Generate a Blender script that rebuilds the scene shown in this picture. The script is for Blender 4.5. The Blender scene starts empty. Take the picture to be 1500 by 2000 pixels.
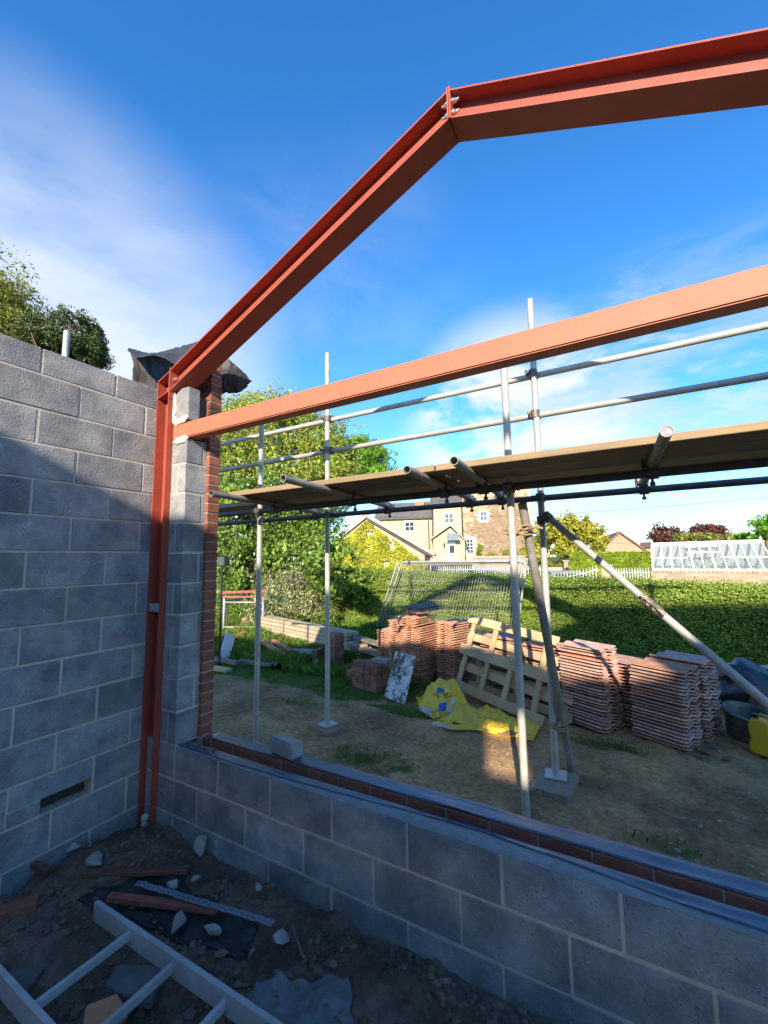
import bpy, bmesh, math, random
import numpy as np
from mathutils import Vector, Matrix, noise
rng = random.Random(7); nrng = np.random.default_rng(11)
R = math.radians
scene = bpy.context.scene
COL = scene.collection

# ------------------------------------------------------------------ camera
CAM = Vector((3.1407, -1.9567, 1.7188))
YAW, PITCH, ROLL, FOC = -0.513953, 0.112435, 0.015633, 818.3
_f = Vector((math.sin(YAW)*math.cos(PITCH), math.cos(YAW)*math.cos(PITCH), math.sin(PITCH)))
_r = Vector((math.cos(YAW), -math.sin(YAW), 0))
_d = -_r.cross(_f)
CR = _r*math.cos(ROLL) + _d*math.sin(ROLL)
CD = _d*math.cos(ROLL) - _r*math.sin(ROLL)
cam_d = bpy.data.cameras.new('camera'); cam = bpy.data.objects.new('camera', cam_d); COL.objects.link(cam)
cam.matrix_world = Matrix(((CR.x, -CD.x, -_f.x, CAM.x), (CR.y, -CD.y, -_f.y, CAM.y), (CR.z, -CD.z, -_f.z, CAM.z), (0, 0, 0, 1)))
cam_d.sensor_fit = 'VERTICAL'; cam_d.sensor_height = 24.0; cam_d.lens = FOC/2000*24
cam_d.clip_start = 0.05; cam_d.clip_end = 3000
scene.camera = cam

# ------------------------------------------------------------------ light
SUN = Vector((-.29, 1.0, -.455)).normalized()          # the way the light travels
sun_d = bpy.data.lights.new('sun', 'SUN'); sun_d.energy = 5.0; sun_d.angle = R(.55); sun_d.color = (1, .885, .72)
sun = bpy.data.objects.new('sun', sun_d); COL.objects.link(sun); sun.rotation_euler = SUN.to_track_quat('-Z', 'Y').to_euler()
world = bpy.data.worlds.new('World'); scene.world = world; world.use_nodes = True
def world_nodes():
    nt = world.node_tree; N = nt.nodes; L = nt.links; N.clear()
    out = N.new('ShaderNodeOutputWorld'); bg = N.new('ShaderNodeBackground'); bg.inputs['Strength'].default_value = .15
    sky = N.new('ShaderNodeTexSky'); sky.sky_type = 'NISHITA'; sky.sun_disc = False
    sky.sun_elevation = math.asin(-SUN.z); sky.sun_rotation = math.atan2(-SUN.x, -SUN.y)
    sky.air_density = 1.0; sky.dust_density = .4; sky.ozone_density = 2.2
    hs = N.new('ShaderNodeHueSaturation'); hs.inputs['Saturation'].default_value = 1.19; hs.inputs['Value'].default_value = 1.0
    tint = N.new('ShaderNodeMixRGB'); tint.blend_type = 'MULTIPLY'; tint.inputs['Fac'].default_value = 1; tint.inputs['Color2'].default_value = (.84, 1.0, 1.20, 1)
    L.new(sky.outputs[0], tint.inputs['Color1']); L.new(tint.outputs[0], hs.inputs['Color'])
    tc = N.new('ShaderNodeTexCoord')
    def dirmask(v, lo, hi):
        d = N.new('ShaderNodeVectorMath'); d.operation = 'DOT_PRODUCT'; d.inputs[1].default_value = Vector(v).normalized()
        L.new(tc.outputs['Generated'], d.inputs[0])
        m = N.new('ShaderNodeMapRange'); m.interpolation_type = 'SMOOTHSTEP'; m.inputs['From Min'].default_value = lo; m.inputs['From Max'].default_value = hi
        L.new(d.outputs['Value'], m.inputs['Value']); return m.outputs[0]
    def cloud(scale, stretch, lo, hi, detail=6, rough=.6, rot=0):
        mp = N.new('ShaderNodeMapping'); mp.inputs['Scale'].default_value = stretch; mp.inputs['Rotation'].default_value = (0, 0, rot)
        L.new(tc.outputs['Generated'], mp.inputs['Vector'])
        n = N.new('ShaderNodeTexNoise'); n.inputs['Scale'].default_value = scale; n.inputs['Detail'].default_value = detail; n.inputs['Roughness'].default_value = rough
        n.inputs['Distortion'].default_value = .25
        L.new(mp.outputs[0], n.inputs['Vector'])
        m = N.new('ShaderNodeMapRange'); m.interpolation_type = 'SMOOTHSTEP'; m.inputs['From Min'].default_value = lo; m.inputs['From Max'].default_value = hi
        L.new(n.outputs['Fac'], m.inputs['Value']); return m.outputs[0]
    def mul(a, b):
        m = N.new('ShaderNodeMath'); m.operation = 'MULTIPLY'
        for i, x in enumerate((a, b)):
            if isinstance(x, (int, float)): m.inputs[i].default_value = x
            else: L.new(x, m.inputs[i])
        return m.outputs[0]
    def mixc(base, fac, col):
        m = N.new('ShaderNodeMixRGB'); L.new(fac, m.inputs['Fac']); L.new(base, m.inputs['Color1']); m.inputs['Color2'].default_value = (*col, 1); return m.outputs[0]
    c = hs.outputs[0]
    # thin high veil to the west (left), broken cumulus low in the north
    veil = mul(dirmask(ray(60, 800), .85, .985), cloud(1.5, (1, 1, 2.2), .15, .68, 6, .55, .6))
    c = mixc(c, mul(veil, .92), (3.5, 3.65, 3.85))
    wisp = mul(dirmask(ray(640, 620), .93, .995), cloud(2.6, (1.2, .8, 2.0), .34, .80, 7, .6))
    c = mixc(c, mul(wisp, .2), (2.9, 3.2, 3.6))
    cum = mul(dirmask(ray(1010, 850), .955, .992), cloud(4.2, (1, 1, 2.4), .38, .56, 9, .6))
    c = mixc(c, mul(cum, .95), (3.6, 3.7, 3.85))
    cum2 = mul(dirmask(ray(1330, 800), .95, .995), cloud(6.5, (1, 1, 2.6), .50, .66, 9, .62))
    c = mixc(c, mul(cum2, .45), (3.3, 3.5, 3.8))
    low = mul(dirmask(ray(1400, 985), .86, .98), cloud(3.4, (1, 1, 5.5), .40, .64, 8, .55))
    c = mixc(c, mul(low, .6), (2.6, 2.95, 3.4))
    L.new(c, bg.inputs['Color']); L.new(bg.outputs[0], out.inputs[0])
def ray(u, v):
    return (_f + CR*((u-750)/FOC) + CD*((v-1000)/FOC))
world_nodes()
scene.view_settings.view_transform = 'Standard'; scene.view_settings.look = 'None'
scene.view_settings.exposure = 0.95; scene.view_settings.gamma = 1.0; scene.view_settings.use_curve_mapping = False

# survey helpers: measured sight lines of the site cut with real planes (x, y, z in metres)
def PZ(u, v, z): w = ray(u, v); return CAM + w*((z-CAM.z)/w.z)
def PY(u, v, y): w = ray(u, v); return CAM + w*((y-CAM.y)/w.y)
def PX(u, v, x): w = ray(u, v); return CAM + w*((x-CAM.x)/w.x)
def PD(u, v, D): w = ray(u, v); return CAM + w*(D/math.hypot(w.x, w.y))

# ------------------------------------------------------------------ materials
def _mat(name):
    m = bpy.data.materials.new(name); m.use_nodes = True; nt = m.node_tree
    return m, nt, nt.nodes['Principled BSDF']
def mat(name, base, rough=.8, metal=0., var=.15, scale=6., col2=None, mix2=.5, scale2=2.5, bump=.15, bscale=60., rand=.12, spec=.4, bdist=.01, stretch=(1, 1, 1), pits=0., pitscale=90., coords='pos', scuff=0., scuffcol=(1, 1, 1), scuffs=(4, 4, 4)):
    """two-tone noise colour, per-object random value, fine bump; world-position coordinates"""
    m, nt, p = _mat(name); N = nt.nodes; L = nt.links
    if coords == 'pos': co = N.new('ShaderNodeNewGeometry').outputs['Position']
    else: co = N.new('ShaderNodeTexCoord').outputs['Object']
    mp = N.new('ShaderNodeMapping'); mp.inputs['Scale'].default_value = stretch; L.new(co, mp.inputs['Vector']); co = mp.outputs[0]
    def nz(sc, det=5, ro=.6):
        n = N.new('ShaderNodeTexNoise'); n.inputs['Scale'].default_value = sc; n.inputs['Detail'].default_value = det; n.inputs['Roughness'].default_value = ro
        L.new(co, n.inputs['Vector']); return n.outputs['Fac']
    c2 = col2 or tuple(min(1, x*.6) for x in base)
    r1 = N.new('ShaderNodeMapRange'); r1.inputs['From Min'].default_value = .35; r1.inputs['From Max'].default_value = .65; L.new(nz(scale2), r1.inputs['Value'])
    f1 = N.new('ShaderNodeMath'); f1.operation = 'MULTIPLY'; f1.inputs[1].default_value = mix2; L.new(r1.outputs[0], f1.inputs[0])
    mx = N.new('ShaderNodeMixRGB'); mx.inputs['Color1'].default_value = (*base, 1); mx.inputs['Color2'].default_value = (*c2, 1); L.new(f1.outputs[0], mx.inputs['Fac'])
    if scuff:
        m2 = N.new('ShaderNodeMapping'); m2.inputs['Scale'].default_value = scuffs; m2.inputs['Rotation'].default_value = (.3, .5, .4); L.new(co, m2.inputs['Vector'])
        n2 = N.new('ShaderNodeTexNoise'); n2.inputs['Scale'].default_value = 3.0; n2.inputs['Detail'].default_value = 9; n2.inputs['Roughness'].default_value = .78; n2.inputs['Distortion'].default_value = 1.6; L.new(m2.outputs[0], n2.inputs['Vector'])
        r2 = N.new('ShaderNodeMapRange'); r2.inputs['From Min'].default_value = .60; r2.inputs['From Max'].default_value = .74; r2.inputs['To Max'].default_value = scuff; L.new(n2.outputs['Fac'], r2.inputs['Value'])
        ms = N.new('ShaderNodeMixRGB'); L.new(r2.outputs[0], ms.inputs['Fac']); L.new(mx.outputs[0], ms.inputs['Color1']); ms.inputs['Color2'].default_value = (*scuffcol, 1); mx = ms
    hv = N.new('ShaderNodeHueSaturation'); L.new(mx.outputs[0], hv.inputs['Color'])
    oi = N.new('ShaderNodeObjectInfo')
    a = N.new('ShaderNodeMapRange'); a.inputs['To Min'].default_value = 1-rand; a.inputs['To Max'].default_value = 1+rand; L.new(oi.outputs['Random'], a.inputs['Value'])
    b = N.new('ShaderNodeMapRange'); b.inputs['From Min'].default_value = .3; b.inputs['From Max'].default_value = .7; b.inputs['To Min'].default_value = 1-var; b.inputs['To Max'].default_value = 1+var; L.new(nz(scale, 8, .7), b.inputs['Value'])
    mu = N.new('ShaderNodeMath'); mu.operation = 'MULTIPLY'; L.new(a.outputs[0], mu.inputs[0]); L.new(b.outputs[0], mu.inputs[1])
    L.new(mu.outputs[0], hv.inputs['Value']); L.new(hv.outputs[0], p.inputs['Base Color'])
    p.inputs['Roughness'].default_value = rough; p.inputs['Metallic'].default_value = metal; p.inputs['Specular IOR Level'].default_value = spec
    hgt = nz(bscale, 6, .65)
    if pits:
        vo = N.new('ShaderNodeTexVoronoi'); vo.inputs['Scale'].default_value = pitscale; L.new(co, vo.inputs['Vector'])
        vr = N.new('ShaderNodeMapRange'); vr.inputs['From Min'].default_value = .0; vr.inputs['From Max'].default_value = .35; vr.inputs['To Min'].default_value = -pits; vr.inputs['To Max'].default_value = 0
        L.new(vo.outputs['Distance'], vr.inputs['Value'])
        gate = N.new('ShaderNodeMapRange'); gate.inputs['From Min'].default_value = .5; gate.inputs['From Max'].default_value = .6; L.new(nz(14, 3), gate.inputs['Value'])
        g2 = N.new('ShaderNodeMath'); g2.operation = 'MULTIPLY'; L.new(vr.outputs[0], g2.inputs[0]); L.new(gate.outputs[0], g2.inputs[1])
        ad = N.new('ShaderNodeMath'); ad.operation = 'ADD'; L.new(hgt, ad.inputs[0]); L.new(g2.outputs[0], ad.inputs[1]); hgt = ad.outputs[0]
    if bump:
        bp = N.new('ShaderNodeBump'); bp.inputs['Strength'].default_value = bump; bp.inputs['Distance'].default_value = bdist; L.new(hgt, bp.inputs['Height']); L.new(bp.outputs[0], p.inputs['Normal'])
    return m
def leaf_mat(name, a, b, c=None, trans=.35, rough=.5, bark=False):
    m, nt, p = _mat(name); N = nt.nodes; L = nt.links
    g = N.new('ShaderNodeNewGeometry'); cr = N.new('ShaderNodeValToRGB'); L.new(g.outputs['Random Per Island'], cr.inputs[0])
    e = cr.color_ramp.elements; e[0].color = (*a, 1); e[1].color = (*b, 1); e[1].position = .75
    if c: x = e.new(.93); x.color = (*c, 1)
    n = N.new('ShaderNodeTexNoise'); n.inputs['Scale'].default_value = 1.3; n.inputs['Detail'].default_value = 3; L.new(g.outputs['Position'], n.inputs['Vector'])
    mr = N.new('ShaderNodeMapRange'); mr.inputs['From Min'].default_value = .35; mr.inputs['From Max'].default_value = .65; mr.inputs['To Min'].default_value = .75; mr.inputs['To Max'].default_value = 1.2; L.new(n.outputs['Fac'], mr.inputs['Value'])
    hv = N.new('ShaderNodeHueSaturation'); L.new(cr.outputs[0], hv.inputs['Color']); L.new(mr.outputs[0], hv.inputs['Value'])
    L.new(hv.outputs[0], p.inputs['Base Color']); p.inputs['Roughness'].default_value = rough; p.inputs['Specular IOR Level'].default_value = .3
    tr = N.new('ShaderNodeBsdfTranslucent'); L.new(hv.outputs[0], tr.inputs['Color'])
    ms = N.new('ShaderNodeMixShader'); ms.inputs[0].default_value = trans; L.new(p.outputs[0], ms.inputs[1]); L.new(tr.outputs[0], ms.inputs[2])
    L.new(ms.outputs[0], nt.nodes['Material Output'].inputs['Surface'])
    return m

M = {}
M['block'] = mat('dense_block', (.33, .32, .30), .92, var=.30, scale=7, col2=(.15, .155, .17), mix2=.85, scale2=4.0, bump=.7, bscale=80, bdist=.006, pits=3.5, pitscale=75, rand=.2, scuff=.35, scuffcol=(.50, .47, .42), scuffs=(3, 3, 3))
M['mortar'] = mat('mortar', (.56, .49, .38), .95, var=.15, scale=25, bump=.5, bscale=90, bdist=.005, rand=0)
M['brick'] = mat('facing_brick', (.30, .105, .062), .9, var=.18, scale=30, col2=(.20, .065, .04), mix2=.7, scale2=7, bump=.5, bscale=130, bdist=.004, rand=.2)
M['old_brick'] = mat('reclaimed_brick', (.32, .12, .075), .92, var=.25, scale=22, col2=(.22, .12, .09), mix2=.8, scale2=9, bump=.6, bscale=90, bdist=.006, rand=.25)
M['oxide'] = mat('red_oxide_primer', (.345, .066, .036), .6, var=.14, scale=5, col2=(.26, .052, .032), mix2=.5, scale2=3, bump=.08, bscale=45, bdist=.003, rand=.03, spec=.45, scuff=.4, scuffcol=(.50, .20, .13), scuffs=(2, 5, 5))
M['oxide2'] = mat('red_oxide_dusty', (.47, .145, .078), .62, var=.10, scale=4, col2=(.46, .14, .08), mix2=.6, scale2=2.2, bump=.08, bscale=45, bdist=.003, rand=0, scuff=.35, scuffcol=(.68, .34, .24), scuffs=(1.2, 6, 6))
M['galv'] = mat('galvanised_tube', (.50, .48, .42), .5, .25, var=.16, scale=14, col2=(.40, .38, .33), mix2=.8, scale2=5, bump=.25, bscale=60, bdist=.003, rand=.12, scuff=.6, scuffcol=(.62, .58, .50), scuffs=(9, 9, 4))
M['shadegalv'] = mat('shaded_galvanised', (.16, .145, .125), .6, .25, var=.2, scale=14, col2=(.12, .10, .085), mix2=.7, scale2=6, bump=.2, bscale=80, bdist=.002, rand=.1)  # darker copy of the tube colour, painting in the shade under the boards
M['fitting'] = mat('fitting_steel', (.20, .18, .15), .6, .6, var=.3, scale=30, col2=(.22, .12, .07), mix2=.6, scale2=12, bump=.3, bscale=90, bdist=.003)
M['zinc'] = mat('zinc_bolt', (.75, .75, .72), .3, .9, var=.1, bump=0)
M['board'] = mat('scaffold_board', (.38, .27, .155), .85, var=.25, scale=10, col2=(.27, .19, .115), mix2=.7, scale2=3, bump=.4, bscale=40, bdist=.003, stretch=(.25, 3, 3), rand=.25)
M['pallet'] = mat('pallet_wood', (.64, .43, .22), .85, var=.18, scale=16, col2=(.34, .24, .15), mix2=.8, scale2=4, bump=.4, bscale=50, bdist=.003, rand=.14)
M['joist'] = mat('sawn_joist', (.50, .40, .26), .85, var=.14, scale=14, col2=(.36, .27, .17), mix2=.7, scale2=3, bump=.3, bscale=40, bdist=.003, rand=.12)
M['oldwood'] = mat('weathered_wood', (.25, .19, .13), .9, var=.25, scale=18, col2=(.14, .105, .08), mix2=.8, scale2=5, bump=.5, bscale=50, bdist=.004, rand=.15)
M['brownwood'] = mat('stained_wood', (.20, .085, .04), .8, var=.25, scale=18, col2=(.09, .045, .03), mix2=.7, scale2=6, bump=.4, bscale=50, bdist=.003)
M['tile'] = mat('pantile_clay', (.54, .29, .22), .9, var=.3, scale=16, col2=(.46, .33, .28), mix2=.8, scale2=5, bump=.4, bscale=80, bdist=.003, rand=.34)
M['tile2'] = mat('pantile_orange', (.60, .26, .14), .9, var=.3, scale=16, col2=(.40, .25, .17), mix2=.8, scale2=6, bump=.4, bscale=80, bdist=.003, rand=.2)
M['dpc'] = mat('damp_proof_polythene', (.045, .075, .125), .34, var=.2, scale=7, col2=(.11, .12, .12), mix2=.5, scale2=4, bump=.25, bscale=14, bdist=.006, spec=.7)  # bluish base puts some of the reflected sky into the colour
M['felt'] = mat('bitumen_felt', (.026, .025, .024), .6, var=.3, scale=8, col2=(.06, .055, .05), mix2=.5, scale2=3, bump=.3, bscale=22, bdist=.008, spec=.5)
M['foam'] = mat('expanding_foam', (.78, .66, .42), .8, var=.1, col2=(.85, .80, .66), mix2=.8, scale2=14, bump=.5, bscale=50, bdist=.006)
M['concrete'] = mat('concrete', (.33, .32, .30), .93, var=.2, scale=14, col2=(.22, .21, .20), mix2=.6, scale2=4, bump=.5, bscale=70, bdist=.005)
M['stone'] = mat('limestone', (.42, .37, .31), .95, var=.2, scale=14, col2=(.30, .27, .23), mix2=.7, scale2=6, bump=.6, bscale=60, bdist=.006, rand=.2)
M['slate'] = mat('slab_slate', (.17, .155, .14), .85, var=.25, scale=22, col2=(.10, .09, .085), mix2=.7, scale2=5, bump=.5, bscale=60, bdist=.004)
M['railwhite'] = mat('aged_white_rail', (.52, .52, .50), .6, var=.12, bump=0)
M['poledull'] = mat('dull_pole', (.30, .275, .235), .6, .2, var=.3, scale=14, col2=(.20, .175, .14), mix2=.8, scale2=6, bump=.3, bscale=60, bdist=.003)
M['white'] = mat('white_paint', (.70, .69, .66), .5, var=.06, scale=9, col2=(.62, .60, .56), mix2=.5, scale2=4, bump=.1, rand=.03)
M['whitewood'] = mat('bare_pale_timber', (.46, .43, .40), .7, var=.12, scale=18, col2=(.33, .30, .27), mix2=.7, scale2=4, bump=.25, bscale=40, bdist=.003, rand=.06)
M['glass'] = mat('window_glass', (.05, .06, .07), .06, var=.1, bump=0, spec=.9)
M['black'] = mat('black_plastic', (.02, .02, .022), .45, var=.2, bump=.1)
M['terracotta'] = mat('drain_clay', (.56, .22, .10), .7, var=.15, scale=8, col2=(.45, .19, .10), bump=.15)
M['clay_end'] = mat('plastic_cap', (.60, .03, .07), .4, var=.2, scale=30, col2=(.85, .55, .55), mix2=.7, scale2=40, bump=0)
M['rope'] = mat('hemp_rope', (.36, .26, .15), .9, var=.2, scale=60, bump=.6, bscale=140, bdist=.004)
M['honey'] = mat('house_stone', (.60, .46, .30), .92, var=.2, scale=3, col2=(.47, .33, .20), mix2=.8, scale2=1.6, bump=.3, bscale=8, bdist=.03)
M['ivystone'] = mat('gable_stone', (.46, .36, .25), .92, var=.2, scale=4, col2=(.33, .25, .17), mix2=.8, scale2=1.6, bump=.3, bscale=10, bdist=.02)
M['roofslate'] = mat('roof_slate', (.13, .115, .105), .8, var=.25, scale=6, col2=(.085, .08, .075), mix2=.7, scale2=1.5, bump=.3, bscale=10, bdist=.03)
M['rooftile'] = mat('roof_tile_brown', (.20, .11, .075), .85, var=.2, scale=6, bump=.3, bscale=10, bdist=.03)
M['tanbrick'] = mat('tan_brick', (.46, .32, .21), .9, var=.2, scale=8, col2=(.36, .22, .14), mix2=.8, scale2=4, bump=.3, bscale=30, bdist=.01, rand=.22)
M['bark'] = mat('bark', (.17, .13, .095), .95, var=.3, scale=10, bump=.8, bscale=20, bdist=.03)
M['twig'] = mat('climber_stems', (.36, .25, .16), .9, var=.2, bump=0)
M['yellow'] = mat('yellow_poly_bag', (.82, .52, .035), .38, var=.08, scale=10, col2=(.66, .44, .05), mix2=.6, scale2=5, bump=.25, bscale=25, bdist=.006, spec=.5)
M['bluep'] = mat('blue_print', (.03, .12, .52), .4, var=.1, bump=.1)
M['silverp'] = mat('silver_print', (.62, .66, .72), .4, var=.1, bump=.1)
M['inkp'] = mat('black_print', (.03, .03, .03), .6, bump=0)
M['canyellow'] = mat('yellow_jerrycan_plastic', (.70, .42, .015), .42, var=.12, scale=12, col2=(.52, .36, .05), mix2=.5, scale2=7, bump=.1, bscale=30)
M['blacksack'] = mat('black_sack', (.025, .027, .035), .25, var=.2, bump=.35, bscale=12, bdist=.02, spec=.7)
M['carblue'] = mat('blue_car_paint', (.02, .17, .55), .25, var=.03, bump=0, spec=.8)
M['carsilver'] = mat('silver_car_paint', (.45, .44, .42), .3, .3, var=.03, bump=0, spec=.8)
M['redwood'] = mat('red_oxide_rust', (.34, .11, .07), .8, var=.3, scale=15, bump=.3)
M['blossom'] = mat('white_blossom', (.80, .78, .70), .8, var=.05, bump=0)
M['leadgrey'] = mat('lead_sheet', (.22, .24, .27), .6, var=.1, bump=0)
def marble_mat():
    m, nt, p = _mat('mud_splashed_white_board'); N = nt.nodes; L = nt.links
    co = N.new('ShaderNodeNewGeometry').outputs['Position']
    mp = N.new('ShaderNodeMapping'); mp.inputs['Scale'].default_value = (1.6, 1.6, .7); L.new(co, mp.inputs['Vector'])
    w = N.new('ShaderNodeTexNoise'); w.inputs['Scale'].default_value = 16; w.inputs['Detail'].default_value = 10; w.inputs['Roughness'].default_value = .72; w.inputs['Distortion'].default_value = 1.2; L.new(mp.outputs[0], w.inputs['Vector'])
    b = N.new('ShaderNodeTexNoise'); b.inputs['Scale'].default_value = 5; b.inputs['Detail'].default_value = 2; L.new(co, b.inputs['Vector'])
    s = N.new('ShaderNodeMath'); s.operation = 'ADD'; L.new(w.outputs['Fac'], s.inputs[0])
    b2 = N.new('ShaderNodeMath'); b2.operation = 'MULTIPLY'; b2.inputs[1].default_value = .5; L.new(b.outputs['Fac'], b2.inputs[0]); L.new(b2.outputs[0], s.inputs[1])
    r = N.new('ShaderNodeValToRGB'); e = r.color_ramp.elements; e[0].position = .70; e[0].color = (.10, .07, .04, 1); e[1].position = .79; e[1].color = (.66, .65, .60, 1)
    L.new(s.outputs[0], r.inputs[0]); L.new(r.outputs[0], p.inputs['Base Color']); p.inputs['Roughness'].default_value = .7
    return m
M['marble'] = marble_mat()
def ground_mat(name, dry, dark, grass=None, gedge=None):
    m, nt, p = _mat(name); N = nt.nodes; L = nt.links
    co = N.new('ShaderNodeNewGeometry').outputs['Position']
    def nz(sc, det=8, ro=.65, dis=0):
        n = N.new('ShaderNodeTexNoise'); n.inputs['Scale'].default_value = sc; n.inputs['Detail'].default_value = det; n.inputs['Roughness'].default_value = ro; n.inputs['Distortion'].default_value = dis
        L.new(co, n.inputs['Vector']); return n.outputs['Fac']
    def mr(x, a, b, c=0, d=1):
        q = N.new('ShaderNodeMapRange'); q.inputs['From Min'].default_value = a; q.inputs['From Max'].default_value = b; q.inputs['To Min'].default_value = c; q.inputs['To Max'].default_value = d; L.new(x, q.inputs['Value']); return q.outputs[0]
    mx = N.new('ShaderNodeMixRGB'); L.new(mr(nz(1.7, 6), .38, .62), mx.inputs['Fac']); mx.inputs['Color1'].default_value = (*dry, 1); mx.inputs['Color2'].default_value = (*dark, 1)
    hv = N.new('ShaderNodeHueSaturation'); L.new(mx.outputs[0], hv.inputs['Color']); L.new(mr(nz(22, 8, .75), .3, .7, .55, 1.45), hv.inputs['Value'])
    c = hv.outputs[0]
    if grass:
        # vertex attribute written when the sheet is made: where turf grows
        at = N.new('ShaderNodeAttribute'); at.attribute_name = 'turf'
        ad = N.new('ShaderNodeMath'); ad.operation = 'ADD'; L.new(at.outputs['Fac'], ad.inputs[0]); L.new(mr(nz(6, 6), .3, .7, -.28, .28), ad.inputs[1])
        g = N.new('ShaderNodeMixRGB'); L.new(mr(ad.outputs[0], .4, .62), g.inputs['Fac']); L.new(c, g.inputs['Color1']); g.inputs['Color2'].default_value = (*grass, 1); c = g.outputs[0]
    L.new(c, p.inputs['Base Color']); p.inputs['Roughness'].default_value = .97; p.inputs['Specular IOR Level'].default_value = .2
    bp = N.new('ShaderNodeBump'); bp.inputs['Strength'].default_value = .9; bp.inputs['Distance'].default_value = .02; L.new(nz(38, 8, .7), bp.inputs['Height']); L.new(bp.outputs[0], p.inputs['Normal'])
    return m
M['yard'] = ground_mat('trodden_earth', (.50, .295, .135), (.235, .135, .065), (.085, .115, .03))
M['pit'] = ground_mat('dug_soil', (.25, .165, .105), (.12, .08, .052))
M['clod'] = mat('soil_clods', (.24, .16, .105), .97, var=.3, scale=18, col2=(.12, .08, .052), mix2=.8, scale2=5, bump=.6, bscale=60, bdist=.006)
M['grit'] = mat('grit', (.38, .33, .27), .95, var=.35, scale=30, col2=(.2, .16, .12), mix2=.8, scale2=10, bump=.2)
M['road'] = mat('pale_drive', (.42, .40, .36), .95, var=.1, scale=2, bump=.2)
M['hedgeleaf'] = leaf_mat('cypress_spray', (.10, .165, .025), (.28, .39, .045), (.36, .44, .08), .25)
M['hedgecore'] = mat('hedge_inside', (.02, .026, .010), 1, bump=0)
M['lime'] = leaf_mat('bright_privet', (.20, .30, .02), (.36, .46, .04), None, .4)
M['leafA'] = leaf_mat('shrub_leaf', (.075, .15, .02), (.24, .38, .05), (.34, .42, .10), .4)
M['leafB'] = leaf_mat('lime_tree_leaf', (.18, .27, .035), (.48, .56, .10), (.42, .33, .09), .45)
M['leafC'] = leaf_mat('fresh_tree_leaf', (.11, .26, .03), (.26, .48, .05), None, .45)
M['leafV'] = leaf_mat('variegated_leaf', (.12, .17, .05), (.42, .42, .20), (.60, .58, .34), .3)
M['leafI'] = leaf_mat('ivy_leaf', (.26, .34, .03), (.58, .56, .05), (.62, .46, .08), .35)
M['leafG'] = leaf_mat('golden_leaf', (.26, .32, .03), (.55, .50, .06), (.62, .46, .12), .45)
M['leafP'] = leaf_mat('copper_leaf', (.09, .025, .025), (.20, .07, .05), (.14, .10, .04), .3)
M['leafN'] = leaf_mat('pine_needle', (.03, .055, .015), (.10, .14, .04), None, .15)
M['leafO'] = leaf_mat('olive_leaf', (.14, .18, .03), (.36, .38, .08), (.34, .28, .08), .4)
M['grass'] = leaf_mat('grass_blade', (.06, .13, .015), (.20, .34, .04), (.26, .26, .10), .45)

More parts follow.
